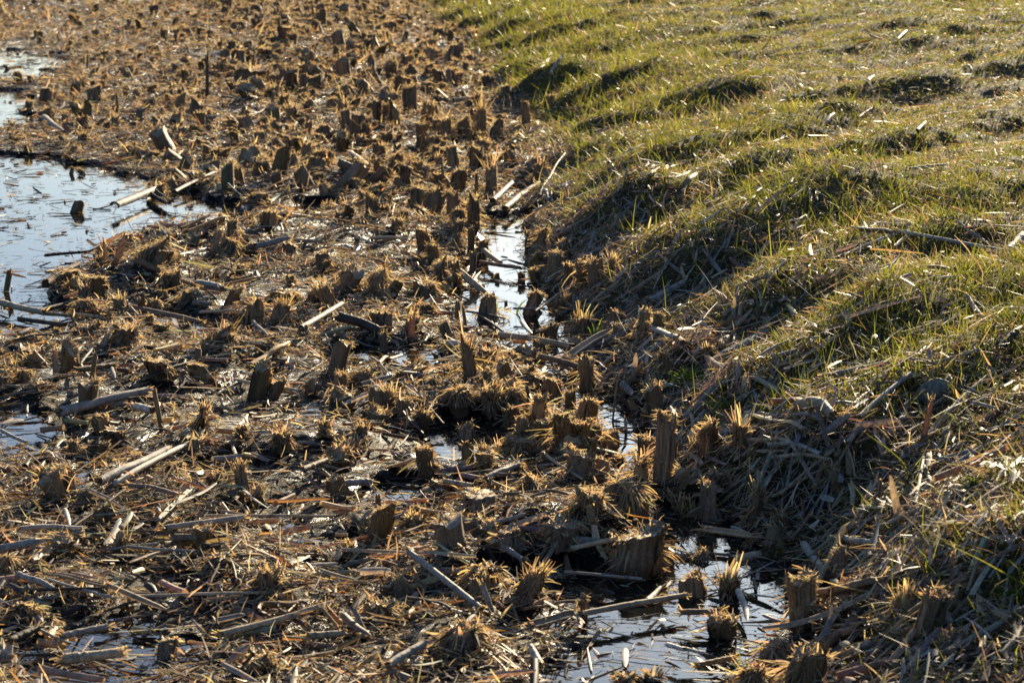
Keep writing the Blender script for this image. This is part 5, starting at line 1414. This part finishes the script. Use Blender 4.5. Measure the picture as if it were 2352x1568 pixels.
def build_finds():
    rng = np.random.RandomState(77)
    def spot(t, x, y):
        P = ground_at(*tile(t, x, y)); return P, project(P[None])[2][0] / FPX / 3
    # stone
    P, m = spot('21', 1740, 1205)
    a = Acc(); V, F, C = lump(rng, (128 * m, 100 * m, 92 * m), 26, (.17, .155, .12), .08, .12)
    ca, sa = math.cos(.45), math.sin(.45)
    V = V.reshape(-1, 3) @ np.array([[ca, 0, sa], [0, 1, 0], [-sa, 0, ca]])
    a.add(V, F, C); o = a.build('stone', M_WOOD, None); o.location = (P[0], P[1] + 80 * m, P[2] + 52 * m)
    tag(o, 'grey brown mossy stone half sunk in the dry grass of the bank', 'stone')
    # pebble
    P, m = spot('22', 1922, 705)
    a = Acc(); a.add(*lump(rng, (30 * m, 26 * m, 22 * m), 12, (.42, .40, .36), .05, .2)); o = a.build('pebble', M_WOOD, None); o.location = (P[0], P[1] + .01, P[2] + 18 * m)
    tag(o, 'small round whitish pebble beside the brown cone', 'pebble')
    # cone
    P, m = spot('22', 1870, 650)
    root = bpy.data.objects.new('fallen_cone', None); COL.objects.link(root); root.location = (P[0], P[1] + .02, P[2] + 40 * m)
    tag(root, 'dark brown fallen cone lying on the bank turf', 'cone')
    a = Acc(); a.add(*lump(rng, (26 * m, 26 * m, 46 * m), 10, (.05, .035, .022), .1, .2, 0)); a.build('core', M_WOOD, root)
    a = Acc(); n = 60
    i = np.arange(n); zz = np.linspace(-.9, .95, n); an = i * 2.4; rr = np.sqrt(1 - zz ** 2 * .95)
    d = np.stack([np.cos(an), np.sin(an), .55 + 0 * an], 1); P0 = np.stack([np.cos(an) * rr * 24 * m, np.sin(an) * rr * 24 * m, zz * 44 * m], 1)
    a.add(*ribbons(curve(P0, unit(d), np.full(n, 20 * m), 3, np.zeros((n, 3))), np.array([.5, 1, .7])[None] * 20 * m * np.ones((n, 1)), np.tile([[0, 0, 1.0]], (n, 1)), np.array([[.085, .055, .035]]) * (.7 + .6 * rng.rand(n, 1)), 3, .2))
    a.build('cone_scales', M_WOOD, root); root.rotation_euler = (1.2, .3, .6)
    # mossy log with an arching root over the black hollow
    A, m = spot('22', 335, 735); 
    root = bpy.data.objects.new('mossy_log', None); COL.objects.link(root); root.location = tuple(A)
    tag(root, 'pale reed log ending in a mossy root that arches over a black hollow', 'log')
    def rel(x, y, dy=0.0):
        px, py = tile('22', x, y); d = ray([px], [py])[0]; t = (A[1] + dy) / d[1]
        return np.array([0, 0, CAM_H]) + d * t - A
    a = Acc(); S = 16
    p0, p1 = rel(335, 735), rel(575, 690, .05); t = np.linspace(0, 1, S)[:, None]; PP = p0 * (1 - t) + p1 * t
    V, F, C = tubes(PP[None], (44 * m * (1 + .04 * rng.randn(S)))[None], 18, (PAL['t'] * 1.05)[None])
    C = C.reshape(S, 18, 3) * (.8 + .4 * rng.rand(1, 18, 1)); a.add(V, F, C); a.build('log', M_STEM, root)
    pts = np.array([rel(560, 680, .04), rel(620, 660, .03), rel(680, 690, .01), rel(725, 700, .0), rel(700, 790, -.01), rel(660, 870, -.01), rel(645, 960, -.01)])
    q = np.linspace(0, len(pts) - 1, 34); PP = np.stack([np.interp(q, np.arange(len(pts)), pts[:, c]) for c in range(3)], 1)
    PP = (PP + np.roll(PP, 1, 0) * .0); rad = np.interp(q, np.arange(len(pts)), np.array([34, 42, 46, 58, 62, 55, 60]) * m) * (1 + .12 * rng.randn(34))
    V, F, C = tubes(PP[None], rad[None], 20, (np.array([.075, .055, .03]))[None])
    V = V.reshape(-1, 3); V += (rng.randn(*V.shape) * 5 * m); a = Acc(); a.add(V, F, C * (1 + .3 * rng.randn(len(C), 1))); a.build('arched_root', M_WOOD, root)
    a = Acc(); n = 900
    i = rng.randint(0, 34, n); th = rng.rand(n) * 6.28
    o2 = np.stack([np.cos(th), -np.abs(np.sin(th)) * .6, np.abs(np.sin(th))], 1)
    P0 = PP[i] + unit(o2) * (rad[i] * .95)[:, None]
    moss = np.array([.11, .11, .02]) * (.5 + rng.rand(n, 1)); straw = pick(rng, 'tb', [1, 2], n)
    a.add(*ribbons(curve(P0, unit(o2 + rng.randn(n, 3) * .6), (8 + 16 * rng.rand(n)) * m, 3, rng.randn(n, 3) * .3), np.full((n, 3), 3.0 * m), rng.randn(n, 3), np.where(i[:, None] < 18, moss, straw)))
    a.build('moss', M_GRASS, root)
    # green shoots and tufts
    for t, x, y, h, n, spread, label in (
            ('11', 1050, 600, 110, 9, .35, 'bright green shoot at the foot of the paired stumps in the channel'),
            ('11', 1740, 780, 210, 6, .18, 'tall bright green blades beside the feathery shredded stump'),
            ('11', 1780, 760, 90, 9, .6, 'low green sprig between the tall blades and the short pale stump'),
            ('22', 385, 1500, 290, 3, .22, 'two green blades, one bent in an arch, at the dark water'),
            ('21', 1085, 1590, 190, 4, .25, 'pair of glowing yellow green blades on the straw bank'),
            ('21', 70, 1080, 190, 80, .5, 'dense green grass tuft under the ragged straw fringed stump'),
            ('21', 285, 1260, 150, 60, .7, 'spreading green grass tuft above the big ribbed stump'),
            ('22', 2260, 990, 150, 110, .5, 'lush dark green tuft at the corner of the bank'),
            ('22', 2010, 210, 130, 90, .7, 'sunlit green tuft where the wide pale cane lies'),
            ('11', 2240, 1000, 110, 14, .4, 'green blades growing through the wide crumbling stump'),
            ('21', 2260, 640, 120, 70, .8, 'yellow green tuft on the shaded turf rim'),
            ('11', 1215, 590, 180, 3, .2, 'single green blade rising from the channel water'),
            ('01', 1300, 1, 1, 0, 0, '')):
        if not n: continue
        P, m = spot(t, x, y)
        a = Acc(); r = np.random.RandomState(hash_(label))
        D = unit(np.concatenate([r.randn(n, 2) * spread, np.ones((n, 1))], 1))
        P0 = np.concatenate([r.randn(n, 2) * h * m * .12 * (n > 20) + r.randn(n, 2) * 6 * m, np.full((n, 1), -.004)], 1)
        L = h * m * (.55 + .5 * r.rand(n)); b = D * np.array([1, 1, 0]) * .6 + np.array([0, 0, -.25]) + r.randn(n, 3) * .12
        if 'arch' in label: b[0] = (-.15, 0, -1.3); D[0] = (-.25, 0, .97); L[0] *= 1.6
        c = np.array([.10, .165, .020]) * (.8 + .6 * r.rand(n, 1)) + np.array([.06, .04, 0]) * r.rand(n, 1)
        a.add(*ribbons(curve(P0, D, L, 8, b), (2.2 + 2.4 * r.rand(n))[:, None] * np.minimum(m / .0003, 1.2) * .001 * np.array([.8, 1, 1, .95, .85, .7, .45, .12])[None], r.randn(n, 3), c, 3, .2))
        o = a.build('grass_tuft', M_GRASS, None); o.location = tuple(P); tag(o, label, 'grass tuft')

def hash_(s): return sum((i + 1) * ord(c) for i, c in enumerate(s)) % 100000

build_litter()
build_turf()
build_stumps()
build_stems()
build_finds()
build_far_stubble(240)
